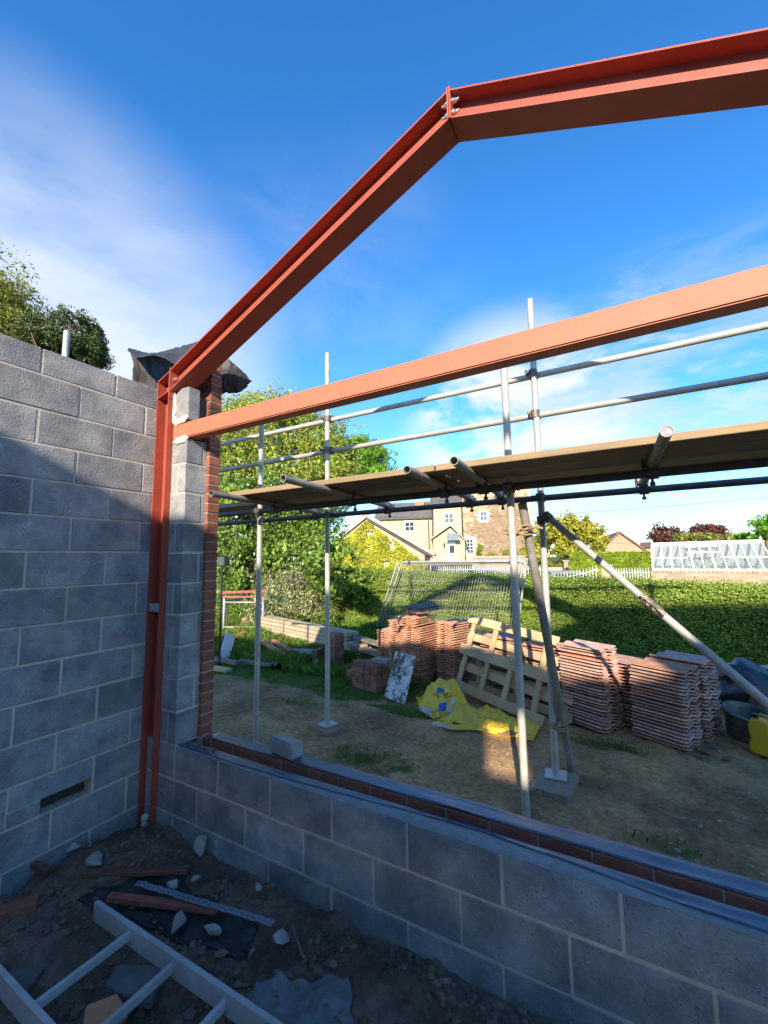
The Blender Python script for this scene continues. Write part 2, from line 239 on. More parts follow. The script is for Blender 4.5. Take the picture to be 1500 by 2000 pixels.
# ------------------------------------------------------------------ mesh builders
class MB:
    def __init__(s): s.v = []; s.f = []
    def add(s, v, f):
        k = len(s.v); s.v += [tuple(x) for x in v]; s.f += [tuple(k+i for i in q) for q in f]; return s
    def box(s, a, b, mtx=None):
        (x0, y0, z0), (x1, y1, z1) = a, b
        v = [Vector(p) for p in ((x0, y0, z0), (x1, y0, z0), (x1, y1, z0), (x0, y1, z0), (x0, y0, z1), (x1, y0, z1), (x1, y1, z1), (x0, y1, z1))]
        if mtx is not None: v = [mtx @ p for p in v]
        return s.add(v, [(0, 3, 2, 1), (4, 5, 6, 7), (0, 1, 5, 4), (1, 2, 6, 5), (2, 3, 7, 6), (3, 0, 4, 7)])
    def beam(s, p, q, w, h, up=(0, 0, 1), roll=0):
        """box along p-q, w across, h along up"""
        p, q = Vector(p), Vector(q); d = (q-p); L = d.length; d.normalize(); x = d.cross(Vector(up)).normalized(); y = x.cross(d).normalized()
        if roll: m = Matrix.Rotation(roll, 3, d); x = m @ x; y = m @ y
        c = [p + x*a*w/2 + y*b*h/2 for a, b in ((-1, -1), (1, -1), (1, 1), (-1, 1))]; e = [k + d*L for k in c]
        return s.add(c+e, [(0, 1, 2, 3)[::-1], (4, 5, 6, 7), (0, 1, 5, 4), (1, 2, 6, 5), (2, 3, 7, 6), (3, 0, 4, 7)])
    def tube(s, pts, r, n=12, caps=True):
        pts = [Vector(p) for p in pts]; rs = r if isinstance(r, (list, tuple)) else [r]*len(pts); rings = []; up = None
        for i, p in enumerate(pts):
            d = (pts[min(i+1, len(pts)-1)] - pts[max(i-1, 0)]).normalized()
            if up is None or abs(d.dot(up)) > .95: up = Vector((0, 0, 1)) if abs(d.z) < .9 else Vector((1, 0, 0))
            x = d.cross(up).normalized(); y = x.cross(d).normalized()
            rings.append([p + (x*math.cos(t)+y*math.sin(t))*rs[i] for t in (2*math.pi*k/n for k in range(n))])
        v = [q for g in rings for q in g]; f = []
        for i in range(len(pts)-1):
            for k in range(n): f.append((i*n+k, i*n+(k+1) % n, (i+1)*n+(k+1) % n, (i+1)*n+k))
        if caps: f.append(tuple(range(n))[::-1]); f.append(tuple(range((len(pts)-1)*n, len(pts)*n)))
        return s.add(v, f)
    def pipe(s, p, q, ro, ri, n=14):
        """hollow tube with open ends"""
        p, q = Vector(p), Vector(q); d = (q-p).normalized(); up = Vector((0, 0, 1)) if abs(d.z) < .9 else Vector((1, 0, 0)); x = d.cross(up).normalized(); y = x.cross(d).normalized()
        R4 = [[c + (x*math.cos(t)+y*math.sin(t))*r for t in (2*math.pi*k/n for k in range(n))] for c, r in ((p, ro), (q, ro), (q, ri), (p, ri))]
        f = []
        for i in range(4):
            for k in range(n): f.append((i*n+k, i*n+(k+1) % n, ((i+1) % 4)*n+(k+1) % n, ((i+1) % 4)*n+k))
        return s.add([v for g in R4 for v in g], f)
    def prism(s, poly, ext):
        n = len(poly); e = Vector(ext); p = [Vector(q) for q in poly]
        return s.add(p + [q+e for q in p], [tuple(range(n))[::-1], tuple(range(n, 2*n))] + [(i, (i+1) % n, n+(i+1) % n, n+i) for i in range(n)])
    def grid(s, rows):
        nr, nc = len(rows), len(rows[0]); return s.add([p for r in rows for p in r], [(i*nc+j, i*nc+j+1, (i+1)*nc+j+1, (i+1)*nc+j) for i in range(nr-1) for j in range(nc-1)])
    def mesh(s, name, m, smooth=False, bevel=0, seg=1):
        me = bpy.data.meshes.new(name); me.from_pydata([tuple(v) for v in s.v], [], s.f)
        bm = bmesh.new(); bm.from_mesh(me); bmesh.ops.recalc_face_normals(bm, faces=bm.faces)
        if bevel: bmesh.ops.bevel(bm, geom=[e for e in bm.edges if len(e.link_faces) == 2 and e.calc_face_angle(0) > .5], offset=bevel, segments=seg, affect='EDGES', clamp_overlap=True)
        bm.to_mesh(me); bm.free()
        if m is not None: me.materials.append(m)
        if smooth: me.polygons.foreach_set('use_smooth', [True]*len(me.polygons)); 
        me.update(); return me
    def build(s, name, m, parent=None, smooth=False, bevel=0, seg=1, kind=None):
        return link(name, s.mesh(name, m, smooth, bevel, seg), parent, kind=kind)
def link(name, me, parent=None, mtx=None, kind=None):
    o = bpy.data.objects.new(name, me); COL.objects.link(o)
    if mtx is not None: o.matrix_world = mtx
    if parent is not None:
        o.parent = parent; o.matrix_parent_inverse = PINV[parent.name]
    if kind: o['kind'] = kind
    return o
PINV = {}
def tag(o, label, cat=None, group=None, kind=None):
    if label: o['label'] = label
    if cat: o['category'] = cat
    if group: o['group'] = group
    o['kind'] = kind or 'thing'
    PINV[o.name] = o.matrix_world.inverted() if o.parent is None else Matrix.Identity(4)
    return o
def thing(name, label, cat, loc=(0, 0, 0), group=None):
    o = bpy.data.objects.new(name, None); COL.objects.link(o); o.location = loc; o.empty_display_size = .1
    o.matrix_world = Matrix.Translation(Vector(loc)); return tag(o, label, cat, group)
def sub(o):
    """let o carry sub-parts (o is built with its mesh in world coordinates)"""
    PINV[o.name] = Matrix.Identity(4); return o
def struct(name, me_or_mb, m=None, smooth=False):
    o = me_or_mb.build(name, m, smooth=smooth) if isinstance(me_or_mb, MB) else link(name, me_or_mb); o['kind'] = 'structure'; return o
def smooth_angle(o, ang=40):
    me = o.data; me.polygons.foreach_set('use_smooth', [True]*len(me.polygons))
    bm = bmesh.new(); bm.from_mesh(me)
    for e in bm.edges:
        if len(e.link_faces) == 2 and e.calc_face_angle(0) > R(ang): e.smooth = False
    bm.to_mesh(me); bm.free(); return o
_cache = {}
def block_mesh(w, d, h, m, bev=.004, name='block', var=0):
    key = (round(w, 3), round(d, 3), round(h, 3), m.name, var, name)
    if key not in _cache:
        mb = MB().box((0, 0, 0), (w, d, h)); r = random.Random(hash(key[:3]) + var*17)
        _cache[key] = mb.mesh(name, m, bevel=bev)
    return _cache[key]
def nz3(x, y, z=0): return noise.noise(Vector((x, y, z)))
def fbm(x, y, z=0, o=4): return noise.fractal(Vector((x, y, z)), 1.0, 2.1, o)
def rock_mesh(name, m, size, seed, flat=.7, sub_=2, rough=.35):
    bm = bmesh.new(); bmesh.ops.create_icosphere(bm, subdivisions=sub_, radius=1)
    r = random.Random(seed); planes = [(Vector((r.gauss(0, 1), r.gauss(0, 1), r.gauss(0, 1))).normalized(), r.uniform(.38, .75)) for _ in range(11)]
    for v in bm.verts:
        for n, d in planes:
            k = v.co.dot(n)-d
            if k > 0: v.co -= n*k
        v.co += v.co*rough*.3*noise.noise(v.co*2.5 + Vector((seed*3.1, 0, 0)))
        v.co = Vector((v.co.x*size[0], v.co.y*size[1], v.co.z*size[2]))
    me = bpy.data.meshes.new(name); bm.to_mesh(me); bm.free(); me.materials.append(m); return me

def quads_mesh(name, V, m):
    """V: (n,4,3) array of separate quads"""
    n = len(V); me = bpy.data.meshes.new(name); me.vertices.add(n*4); me.vertices.foreach_set('co', np.ascontiguousarray(V, dtype=np.float32).ravel())
    me.loops.add(n*4); me.loops.foreach_set('vertex_index', np.arange(n*4, dtype=np.int32)); me.polygons.add(n)
    me.polygons.foreach_set('loop_start', np.arange(0, n*4, 4, dtype=np.int32)); me.polygons.foreach_set('loop_total', np.full(n, 4, dtype=np.int32))
    me.materials.append(m); me.update(); me.validate(); return me
def leaf_quads(P, size, asp=.55, up=None, jit=.35, out=None, tilt=1.0):
    """pointed kite-shaped leaves at P, random facing; out: preferred normal"""
    n = len(P); d = nrng.normal(size=(n, 3))
    if up is not None: d = d*tilt + np.asarray(up)
    d /= np.linalg.norm(d, axis=1, keepdims=True)
    e = nrng.normal(size=(n, 3))
    if out is not None:
        o = out + .55*nrng.normal(size=(n, 3)); e = np.cross(o, d)
    e -= d*(e*d).sum(1, keepdims=True); e /= np.linalg.norm(e, axis=1, keepdims=True)+1e-9
    s = size*(1+jit*nrng.uniform(-1, 1, (n, 1)))
    a = P - d*s*.5; c = P + d*s*.5; mid = P - d*s*.05
    nrm = np.cross(d, e)*s*.12
    return np.stack([a, mid + e*s*asp*.5 + nrm, c, mid - e*s*asp*.5 + nrm], 1)
def blob_points(blobs, n, shell=.55, gap=.25, seed=0, gscale=2.0):
    """points spread through ellipsoids, denser outside, with noise gaps"""
    B = np.array([[*c, *r] for c, r in blobs]); vol = (B[:, 3]*B[:, 4]*B[:, 5])**(2/3); idx = nrng.choice(len(B), int(n*1.6), p=vol/vol.sum())
    d = nrng.normal(size=(len(idx), 3)); d /= np.linalg.norm(d, axis=1, keepdims=True)
    rad = shell + (1.05-shell)*nrng.random((len(idx), 1))**.7
    ph = idx[:, None]*1.7 + seed; lob = np.sin(d[:, :1]*5.1+ph)+np.sin(d[:, 1:2]*5.7+ph*1.3)+np.sin(d[:, 2:]*6.3+ph*.7)+.6*np.sin((d[:, :1]+d[:, 2:])*11+ph)
    rad = rad*(1+.14*lob)
    P = B[idx, :3] + d*B[idx, 3:]*rad
    g = np.sin(P[:, 0]*gscale*1.7+seed)+np.sin(P[:, 1]*gscale*1.3+1+seed)+np.sin(P[:, 2]*gscale*2.1+2)+.8*np.sin((P[:, 0]+P[:, 1])*gscale*3.1)+.8*np.sin((P[:, 2]-P[:, 0])*gscale*3.7)
    keep = g > np.quantile(g, gap)-.6*nrng.random(len(g)); P = P[keep][:n]; return P, d[keep][:n]
def make_tree(name, label, cat, base, height, blobs, m, n, size, trunk_r=.12, group=None, trunk_name='trunk', crown_name='crown', shell=.5, gap=.25, gscale=2.0, asp=.6, branches=14, up=None, bark=None, trunk_top=None):
    t = thing(name, label, cat, base, group)
    tb = MB(); b = Vector(base); top = Vector(trunk_top) if trunk_top else b + Vector((0, 0, height*.7))
    mid = b.lerp(top, .5) + Vector((rng.uniform(-.1, .1), rng.uniform(-.1, .1), 0))*height*.1
    tb.tube([b-Vector((0, 0, .2)), b.lerp(mid, .5), mid, top], [trunk_r*1.25, trunk_r, trunk_r*.75, trunk_r*.3], 10)
    bs = sorted(blobs, key=lambda q: rng.random())[:branches]
    for c, r in bs:
        c = Vector(c); k = rng.uniform(.35, .85); s = b.lerp(top, k); e = c + Vector([rng.uniform(-.4, .4)*x for x in r])
        m1 = s.lerp(e, .5) + Vector((rng.uniform(-.1, .1), rng.uniform(-.1, .1), .1))*(e-s).length*.6
        tb.tube([s, m1, e], [trunk_r*.42, trunk_r*.25, trunk_r*.07], 6)
        for _ in range(4):
            e2 = c + Vector([rng.uniform(-.9, .9)*x for x in r]); tb.tube([m1.lerp(e, rng.uniform(0, .8)), e2], [trunk_r*.13, trunk_r*.03], 4)
    tb.build(trunk_name, bark or M['bark'], t, smooth=True)
    P, d = blob_points(blobs, n, shell, gap, rng.random()*6, gscale)
    link(crown_name, quads_mesh(crown_name, leaf_quads(P, size, asp, up=up, out=d), m), t)
    return t
# ------------------------------------------------------------------ ground
def smooth(a, b, x): t = max(0, min(1, (x-a)/(b-a))); return t*t*(3-2*t)
def gz(x, y):
    """height of the yard and of the land beyond"""
    h = .10 + .03*fbm(x*.9, y*.9) + .016*fbm(x*4, y*4, 3) - .018*max(0, 1-abs(fbm(x*.8, y*2.2, 8))*7)*(y < 3) + .12*smooth(4.2, 6.2, y)
    if y > 6.5: h += -.45*smooth(6.5, 12, y)
    if y > 24: h += 1.75*smooth(26, 44, y)
    return h
def turf(x, y):
    """0 bare earth .. 1 turf"""
    edge = 2.15 + .28*fbm(x*1.3, 4.2)                       # trodden edge of the lawn
    t = smooth(edge-.05, edge+.45, y) * (1-smooth(.55, 1.3, x + .15*fbm(y*2, 1)) if y < 4.2 else 1)
    if y > 3.2 and x > .4: t = max(t, .35*smooth(3.2, 4.5, y))
    for cx, cy, rx, ry, s in ((1.28, 1.12, .46, .26, .6), (1.0, 2.25, .55, .14, .75), (2.95, 2.3, .5, .13, .6), (3.3, .95, .35, .18, .45), (2.2, .62, .5, .1, .35), (-.2, 1.9, .5, .15, .4)):
        t = max(t, s*max(0, 1-((x-cx)/rx)**2-((y-cy)/ry)**2)**.5)
    if y > 7: t = 1
    return t
def axis(fine0, fine1, step, far0, far1, grow=1.25):
    a = list(np.arange(fine0, fine1+1e-6, step)); s = step
    x = fine1
    while x < far1: s *= grow; x += s; a.append(min(x, far1))
    s = step; x = fine0
    while x > far0: s *= grow; x -= s; a.insert(0, max(x, far0))
    return a
def sheet(name, xs, ys, zf, m, attr=None):
    nx, ny = len(xs), len(ys); V = [(x, y, zf(x, y)) for y in ys for x in xs]
    F = [(j*nx+i, j*nx+i+1, (j+1)*nx+i+1, (j+1)*nx+i) for j in range(ny-1) for i in range(nx-1)]
    me = bpy.data.meshes.new(name); me.from_pydata(V, [], F); me.materials.append(m); me.polygons.foreach_set('use_smooth', [True]*len(F))
    if attr:
        a = me.attributes.new('turf', 'FLOAT', 'POINT'); a.data.foreach_set('value', [attr(v[0], v[1]) for v in V])
    me.update(); o = link(name, me); o['kind'] = 'structure'; return o
sheet('ground', axis(-5, 5, .06, -400, 400, 1.22), axis(.28, 6.4, .06, .28, 600, 1.22), gz, M['yard'], turf)
sheet('rear_ground', axis(-6, 8, 2, -400, 400, 1.5), list(np.arange(-60, -8, 4))+[-3.05], lambda x, y: .06, M['yard'], lambda x, y: 0)
sheet('side_ground', [-400, -100, -30, -10, -3, -.17], [-3.05, -1.5, 0, .28], lambda x, y: .05, M['yard'], lambda x, y: 1 if x < -1 else 0)
def pit_z(x, y):
    h = -.075 + .05*fbm(x*1.6+5, y*1.6) + .030*fbm(x*5, y*5, 2) + .018*fbm(x*13, y*13, 7)
    h -= .05*smooth(-.22, -.02, y) ; h += .055*math.exp(-((x-.33)**2+(y+.22)**2)/.06) - .03*math.exp(-((x-.02)**2)/.01)
    h -= .09*math.exp(-(((x-1.15)/.22)**2+((y+.42)/.12)**2)); return h
sheet('pit_floor', list(np.arange(-.02, 3.3, .022))+[3.6, 4.2, 4.9], [-3.05, -2.6, -2.2, -1.9]+list(np.arange(-1.7, .03, .022)), pit_z, M['pit'])

# ------------------------------------------------------------------ block walls
J = .006
def laid(wall, a, b, m, name='concrete_block', bev=.004, jig=.0022):
    """one block or brick between corners a and b"""
    a, b = Vector(a), Vector(b); d = b-a
    me = block_mesh(d.x, d.y, d.z, m, bev, name)
    rot = Matrix.Rotation(rng.uniform(-.004, .004), 4, 'Z'); off = Vector((rng.uniform(-jig, jig), rng.uniform(-jig, jig), rng.uniform(-.001, .001)))
    return link(name, me, wall, Matrix.Translation(a+off) @ rot)
# left wall: inner face x = 0, running from y = -.05 back past the camera
wl = thing('block_wall', 'tall grey concrete block wall on the left, sunlit only along its top', 'wall', (-.05, -1.6, 0))
YEND, YBACK = .10, -3.05
for k in range(-1, 14):
    z0, z1 = .225*k+J, .225*(k+1)-J
    if k == 13: z1 = 3.097
    ph = -.1286 if (k % 2 == 0) else -.3536
    js = [YEND]; y = ph
    if abs(y-YEND) < .03: y -= .45
    while y > YBACK: js.append(y); y -= .45
    js.append(YBACK)
    for i in range(len(js)-1):
        y1, y0 = js[i]-(J if i else 0), js[i+1]+J
        if k == 1 and y0 < -.55 < y1:      # this block is notched at its foot by an open chase
            ya, yb = -.64, -.365
            laid(wl, (-.10, y0, z0+.085), (0, y1, z1), M['block']); laid(wl, (-.10, y0, z0), (0, ya, z0+.08), M['block'])
            if y1-yb > .01: laid(wl, (-.10, yb, z0), (0, y1, z0+.08), M['block'])
            continue
        laid(wl, (-.10, y0, z0), (0, y1, z1), M['block'])
ml = MB(); ml.box((-.094, YBACK, -.225), (-.004, YEND-.004, .225)); ml.box((-.094, YBACK, .225), (-.07, -.66, .32)); ml.box((-.094, YBACK, .32), (-.004, YEND-.004, 3.07))
ml.box((-.094, YBACK, .225), (-.004, -.64, .32)); ml.box((-.094, -.36, .225), (-.004, YEND-.004, .32))
ml.build('mortar', M['mortar'], wl)
MB().box((-.099, -.655, .22), (-.095, -.355, .33)).build('chase_shade_backing', M['felt'], wl)  # dark sheet added so the open chase reads as deep shade

# front wall: inner leaf of blocks (y 0 to .1) plus the pier in the corner
wf = thing('block_wall', 'low grey concrete block wall with a corner pier beside the red column', 'wall', (2, .05, 0))
XE = 5.0
rows = {-1: [.33+.45*i for i in range(0, 11)], 0: [.1286, .5782, 1.0293, 1.4889, 1.9385, 2.3981, 2.8491, 3.3123, 3.762, 4.212, 4.662], 1: [.3304, .7745, 1.232, 1.6816, 2.1339, 2.5899, 3.0417, 3.492, 3.942, 4.392]}
for k, js in rows.items():
    js = [.0] + js + [XE]; top = .4445 if k == 1 else .225*(k+1)-J
    for i in range(len(js)-1):
        x0, x1 = js[i]+(J if i else 0), js[i+1]-J
        if x1-x0 > .03: laid(wf, (x0, 0, .225*k+J), (x1, .10, top), M['block'])
mf = MB(); mf.box((.01, .004, -.225), (XE, .096, .4385))
PXR = .333
zs = [.4465+.2245*i for i in range(0, 11)]
for i, z in enumerate(zs):
    z1 = min(z+.2245-.010, 2.655); z += .004
    if z1-z < .05: continue
    if i % 2 == 0:
        laid(wf, (.158, 0, z), (.235, .10, z1), M['block']); laid(wf, (.245, 0, z), (PXR, .187, z1), M['block'])
    else:
        laid(wf, (.158, 0, z), (PXR, .135, z1), M['block']); laid(wf, (.158, .145, z), (PXR, .187, z1), M['block'])
mf.box((.158, .004, .4385), (PXR-.004, .183, 2.655))
# the cut block above the tie beam: its top follows the underside of the rafter
def soff(x): return 4.047-.4275*(2.50-x)
cut = MB().prism([(.165, .0, 2.80), (PXR+.004, .0, 2.80), (PXR+.004, .0, soff(PXR)-.06), (.25, 0, soff(.25)-.02), (.165, .0, soff(.165)-.025)], (0, .10, 0)); cut.build('concrete_block', M['block'], wf, bevel=.004)
mf.build('mortar', M['mortar'], wf)
bed = MB(); n = 150
rows_ = []
for yy, zz in ((-.001, .442), (.012, .4485), (.03, .4500), (.09, .4495), (.0985, .444)):
    rows_.append([(.345+i*(XE-.35)/n, yy+.0035*nz3(i*.37, yy*40), zz+.0022*nz3(i*.61, yy*60, 3)) for i in range(n+1)])
bed.grid(rows_); bed.build('bedding_mortar', mat('wet_mortar', (.27, .265, .25), .9, var=.2, scale=20, col2=(.20, .20, .20), mix2=.6, scale2=6, bump=.5, bscale=60, bdist=.005), wf, smooth=True)
FO = [MB(), MB()]; fo = FO[0]
def lump(mb, c, r, seed):
    bm = bmesh.new(); bmesh.ops.create_icosphere(bm, subdivisions=3, radius=1)
    vs = []
    for v in bm.verts:
        k = 1 + .35*noise.noise(v.co*2+Vector((seed, 0, 0))) + .15*noise.noise(v.co*5+Vector((seed, 3, 0)))
        vs.append((c[0]+v.co.x*r[0]*k, c[1]+v.co.y*r[1]*k, c[2]+v.co.z*r[2]*k))
    mb.add(vs, [tuple(v.index for v in f.verts) for f in bm.faces]); bm.free()
for c, r, sd in (((.245, -.004, 2.80), (.075, .014, .022), 1), ((.30, .0, 2.815), (.04, .014, .02), 2), ((.21, -.002, 2.79), (.04, .012, .02), 8), ((.25, -.004, 2.645), (.085, .014, .026), 3), ((.30, 0, 2.66), (.04, .013, .02), 5), ((.173, -.004, 2.90), (.014, .010, .10), 4), ((.172, -.004, 2.98), (.012, .010, .06), 9), ((.176, -.002, 2.82), (.022, .012, .03), 6)): lump(FO[0 if c[2] > 2.7 else 1], c, r, sd)
for q in FO: q.build('foam_filler', M['foam'], wf, smooth=True)
cm = MB(); cm.box((.20, .105, 2.80), (.315, .182, 3.02)); cm.box((.20, .192, 3.02), (.30, .196, 3.2)); cm.build('cavity_membrane', M['felt'], wf)

# outer leaf of facing bricks and the brick column at the corner
wb = thing('brick_wall', 'red facing brick outer leaf with a narrow brick column rising beside the block pier', 'wall', (2, .24, .1))
BZ = [.0+.075*i for i in range(6)]
mbk = MB()
for k in range(6):
    z1 = .4475-.075*(5-k); z0 = z1-.065; js = [.365+(.1125 if k % 2 == 0 else 0)]; 
    off = 1.813 if k % 2 else 1.7
    x = off-.225*6
    while x < XE: js.append(x); x += .225
    js = sorted(set(round(j, 3) for j in js if j >= .365)); js = ([.365] if js[0]-.365 > .04 else [])+js+[XE]
    for i in range(len(js)-1):
        if k >= 3 and js[i+1]-js[i] > .04: laid(wb, (js[i]+.005, .19, z0), (js[i+1]-.005, .2925, z1), M['brick'], 'brick', .003)
mbk.box((.365, .195, .0), (XE, .288, .4435))
low = MB()
for k in range(3):
    z1 = .4475-.075*(5-k); x = .37+(.11 if k % 2 else 0)
    while x < XE-.2: low.box((x, .19, z1-.065), (x+.215, .2925, z1)); x += .225
o = low.build('bottom_brick_courses', M['brick'], wb, kind='stuff')
zc = .45
i = 0
while zc < 3.30:
    x0 = .15 if i % 2 else .26
    laid(wb, (x0, .178, zc+.005), (.365, .282, zc+.070), M['brick'], 'brick', .003); 
    if i % 2 == 0: laid(wb, (.14, .178, zc+.005), (.25, .282, zc+.070), M['brick'], 'brick', .003)
    zc += .075; i += 1
mbk.box((.145, .183, .0), (.3615, .277, 3.30)); mbk.build('mortar', mat('brick_mortar', (.36, .29, .23), .95, var=.2, scale=30, bump=.4, bscale=90, bdist=.004, rand=0), wb)

# damp proof strips
def strip(name, label, xs, y0f, y1f, z, grp):
    mb = MB(); rows = []
    for j in range(7):
        t = j/6; rows.append([(x, y0f(x)*(1-t)+y1f(x)*t, z + .0035*nz3(x*5, t*2)+.0016*nz3(x*17, t*5) + (.006*max(0, nz3(x*2.3, 9)) if j in (0, 6) else 0)) for x in xs])
    mb.grid(rows); o = mb.build(name, M['dpc'], None, smooth=True)
    s = o.modifiers.new('thickness', 'SOLIDIFY'); s.thickness = .0012
    return tag(o, label, 'damp proof strip', grp)
def interp(tab): return lambda x: float(np.interp(x, [a for a, b in tab], [b for a, b in tab]))
fr = interp([(.34, .012), (.479, .012), (.78, .012), (.986, .012), (1.373, .022), (1.66, .04), (2.1, .073), (2.29, .084), (2.51, .090), (2.73, .07), (2.81, .072), (3.05, .048), (3.24, .026), (3.48, .024), (5, .03)])
bk = interp([(.34, .07), (.64, .077), (1.04, .075), (1.5, .09), (1.86, .098), (2.5, .104), (5, .104)])
xs = list(np.arange(.36, 4.95, .03))
strip('damp_proof_strip', 'blue grey plastic damp proof strip draped over the inner block course', xs, fr, bk, .4535, 'damp proof strips along the low wall')
xs2 = list(np.arange(.42, 4.95, .03))
strip('damp_proof_strip', 'wide blue grey plastic damp proof strip lying on the red brick course', xs2, lambda x: .193+.006*nz3(x*2, 3), lambda x: .302+.012*nz3(x*2, 7), .4540, 'damp proof strips along the low wall')
# mortar droppings on the left end of the inner leaf
dr = MB()
for i in range(30):
    x = .36+.4*rng.random()**1.5; y = rng.uniform(.012, .09); s = rng.uniform(.003, .008); lump(dr, (x, y, .456), (s*1.3, s, s*.5), i)
tag(dr.build('mortar_droppings', M['clod'], None, smooth=True), 'crumbs of hardened mortar scattered on the wall top by the pier', None, None, 'stuff')
# block fragment standing on the brick course
fb = MB().box((-.115, -.05, 0), (.115, .05, .10)); me = fb.mesh('concrete_block_piece', M['concrete'], bevel=.012, seg=2)
for v in me.vertices: v.co += Vector((nz3(v.co.x*9, v.co.z*9), nz3(v.co.y*9, v.co.x*9, 4), nz3(v.co.z*9, v.co.y*9, 8)))*.016
o = link('concrete_block_piece', me, None, Matrix.Translation((1.125, .245, .458)) @ Matrix.Rotation(-.12, 4, 'Z')); tag(o, 'broken pale concrete block piece sitting on the brick course near the first scaffold pole', 'block')

# ------------------------------------------------------------------ steel frame
sf = thing('steel_portal', 'red oxide painted steel portal frame with sloping rafters, column and square tie beam', 'steel frame', (.08, .03, 0))
def isec(p, q, depth, y0, y1, tf=.0085, tw=.007, name='rafter', cutx=None):
    """I beam in the x-z plane whose soffit runs p -> q, ends cut on vertical planes"""
    (xa, za), (xb, zb) = p, q; sl = (zb-za)/(xb-xa); c = math.sqrt(1+sl*sl); h = depth*c; t = tf*c; yc = (y0+y1)/2
    mb = MB()
    for lo, hi, ya, yb in ((0, t, y0, y1), (h-t, h, y0, y1), (t, h-t, yc-tw/2, yc+tw/2)):
        mb.add([(xa, ya, za+lo), (xb, ya, zb+lo), (xb, yb, zb+lo), (xa, yb, za+lo), (xa, ya, za+hi), (xb, ya, zb+hi), (xb, yb, zb+hi), (xa, yb, za+hi)], [(0, 3, 2, 1), (4, 5, 6, 7), (0, 1, 5, 4), (1, 2, 6, 5), (2, 3, 7, 6), (3, 0, 4, 7)])
    return mb.build(name, M['oxide'], sf)
Y0, Y1 = -.045, .107
AX, AZ = 2.497, 4.047; SL = .4275
isec((.165, soff(.165)), (AX-.004, soff(AX-.004)), .160, Y0, Y1)
isec((AX+.004, AZ-SL*.004), (4.83, AZ-SL*(4.83-AX)), .160, Y0, Y1)
for s in (-1, 1):
    x = AX+s*.006
    MB().box((x-.0045, Y0-.004, AZ-.001), (x+.0045, Y1+.004, AZ+.188)).build('end_plate', M['oxide'], sf, bevel=.001)
def bolt(x, y, z, axis='x', r=.011, sgn=1):
    mb = MB(); a = Vector((x, y, z)); e = {'x': Vector((1, 0, 0)), 'y': Vector((0, 1, 0))}[axis]*sgn
    mb.tube([a, a+e*.012], r*1.25, 16); mb.tube([a+e*.010, a+e*.024], r, 6); mb.tube([a+e*.02, a+e*.038], r*.55, 10)
    return mb.build('bolt', M['zinc'], sf)
for z in (AZ+.055, AZ+.125):
    for y in (Y0+.032, Y1-.032):
        for s in (-1, 1): bolt(AX+s*.0115, y, z, 'x', .012, s)
# column in the corner
def column(x0, x1, ztop0, ztop1):
    tf, tw = .0085, .007; yc = (Y0+Y1)/2; cb = MB()
    cb.prism([(x0, Y0, -.16), (x0+tf, Y0, -.16), (x0+tf, Y0, ztop0+tf*SL), (x0, Y0, ztop0)], (0, Y1-Y0, 0))
    cb.prism([(x1-tf, Y0, -.16), (x1, Y0, -.16), (x1, Y0, ztop1), (x1-tf, Y0, ztop1-tf*SL)], (0, Y1-Y0, 0))
    cb.prism([(x0+tf, yc-tw/2, -.16), (x1-tf, yc-tw/2, -.16), (x1-tf, yc-tw/2, ztop1-tf*SL), (x0+tf, yc-tw/2, ztop0)], (0, tw, 0))
    return cb.build('column', M['oxide'], sf)
column(.004, .157, 3.145, 3.20)
st = MB(); st.prism([(.0125, Y0, 3.012), (.1485, Y0, 3.045), (.1485, Y0, 3.053), (.0125, Y0, 3.020)], (0, .072, 0)); st.build('stiffener', M['oxide'], sf)
cp = MB(); cp.prism([(.004, Y0, 3.147), (.160, Y0, 3.206), (.160, Y0, 3.215), (.004, Y0, 3.156)], (0, Y1-Y0, 0)); cp.build('cap_plate', M['oxide'], sf)
MB().box((.158, Y0-.003, 2.99), (.1645, Y1+.003, 3.235)).build('end_plate', M['oxide'], sf)
for z in (3.085, 3.15): bolt(.165, Y0+.035, z, 'x', .011, 1)
bolt(.148, Y0+.028, 2.965, 'x', .009, -1)
pk = MB().box((.018, Y0+.002, 1.355), (.142, .02, 1.415)); pk.build('packer_block', M['concrete'], sf, bevel=.004)
tb = MB().box((.158, .0, 2.662), (4.85, .10, 2.783)).build('tie_beam', M['oxide2'], sf, bevel=.007, seg=2)
column(4.85, 5.003, 3.16, 3.06)

# roofing membrane thrown over the corner
fm = thing('roofing_membrane', 'crumpled black roofing felt thrown over the corner of pier and column under the rafter', 'membrane', (.1, .2, 3.1))
def patch(name, rows, sub_=4, amp=.012):
    nr, nc = len(rows), len(rows[0]); out = []
    for i in range((nr-1)*sub_+1):
        a, ta = min(i//sub_, nr-2), (i-min(i//sub_, nr-2)*sub_)/sub_; r = []
        for j in range((nc-1)*sub_+1):
            b, tb_ = min(j//sub_, nc-2), (j-min(j//sub_, nc-2)*sub_)/sub_
            p = (rows[a][b]*(1-ta)+rows[a+1][b]*ta)*(1-tb_)+(rows[a][b+1]*(1-ta)+rows[a+1][b+1]*ta)*tb_
            p = p + Vector((nz3(i*.5, j*.5, 1), nz3(i*.5, j*.5, 5), nz3(i*.5, j*.5, 9)))*amp; r.append(p)
        out.append(r)
    mb = MB().grid(out); o = mb.build(name, M['felt'], fm, smooth=True); s = o.modifiers.new('thickness', 'SOLIDIFY'); s.thickness = .003; return o
front = [PY(u, v, y) for u, v, y in ((249, 684, .10), (258, 692, .02), (268, 698, -.02), (284, 696, -.03), (302, 693, -.04), (322, 699, -.05), (345, 714, -.035), (355, 706, -.015), (384, 670, .0))]
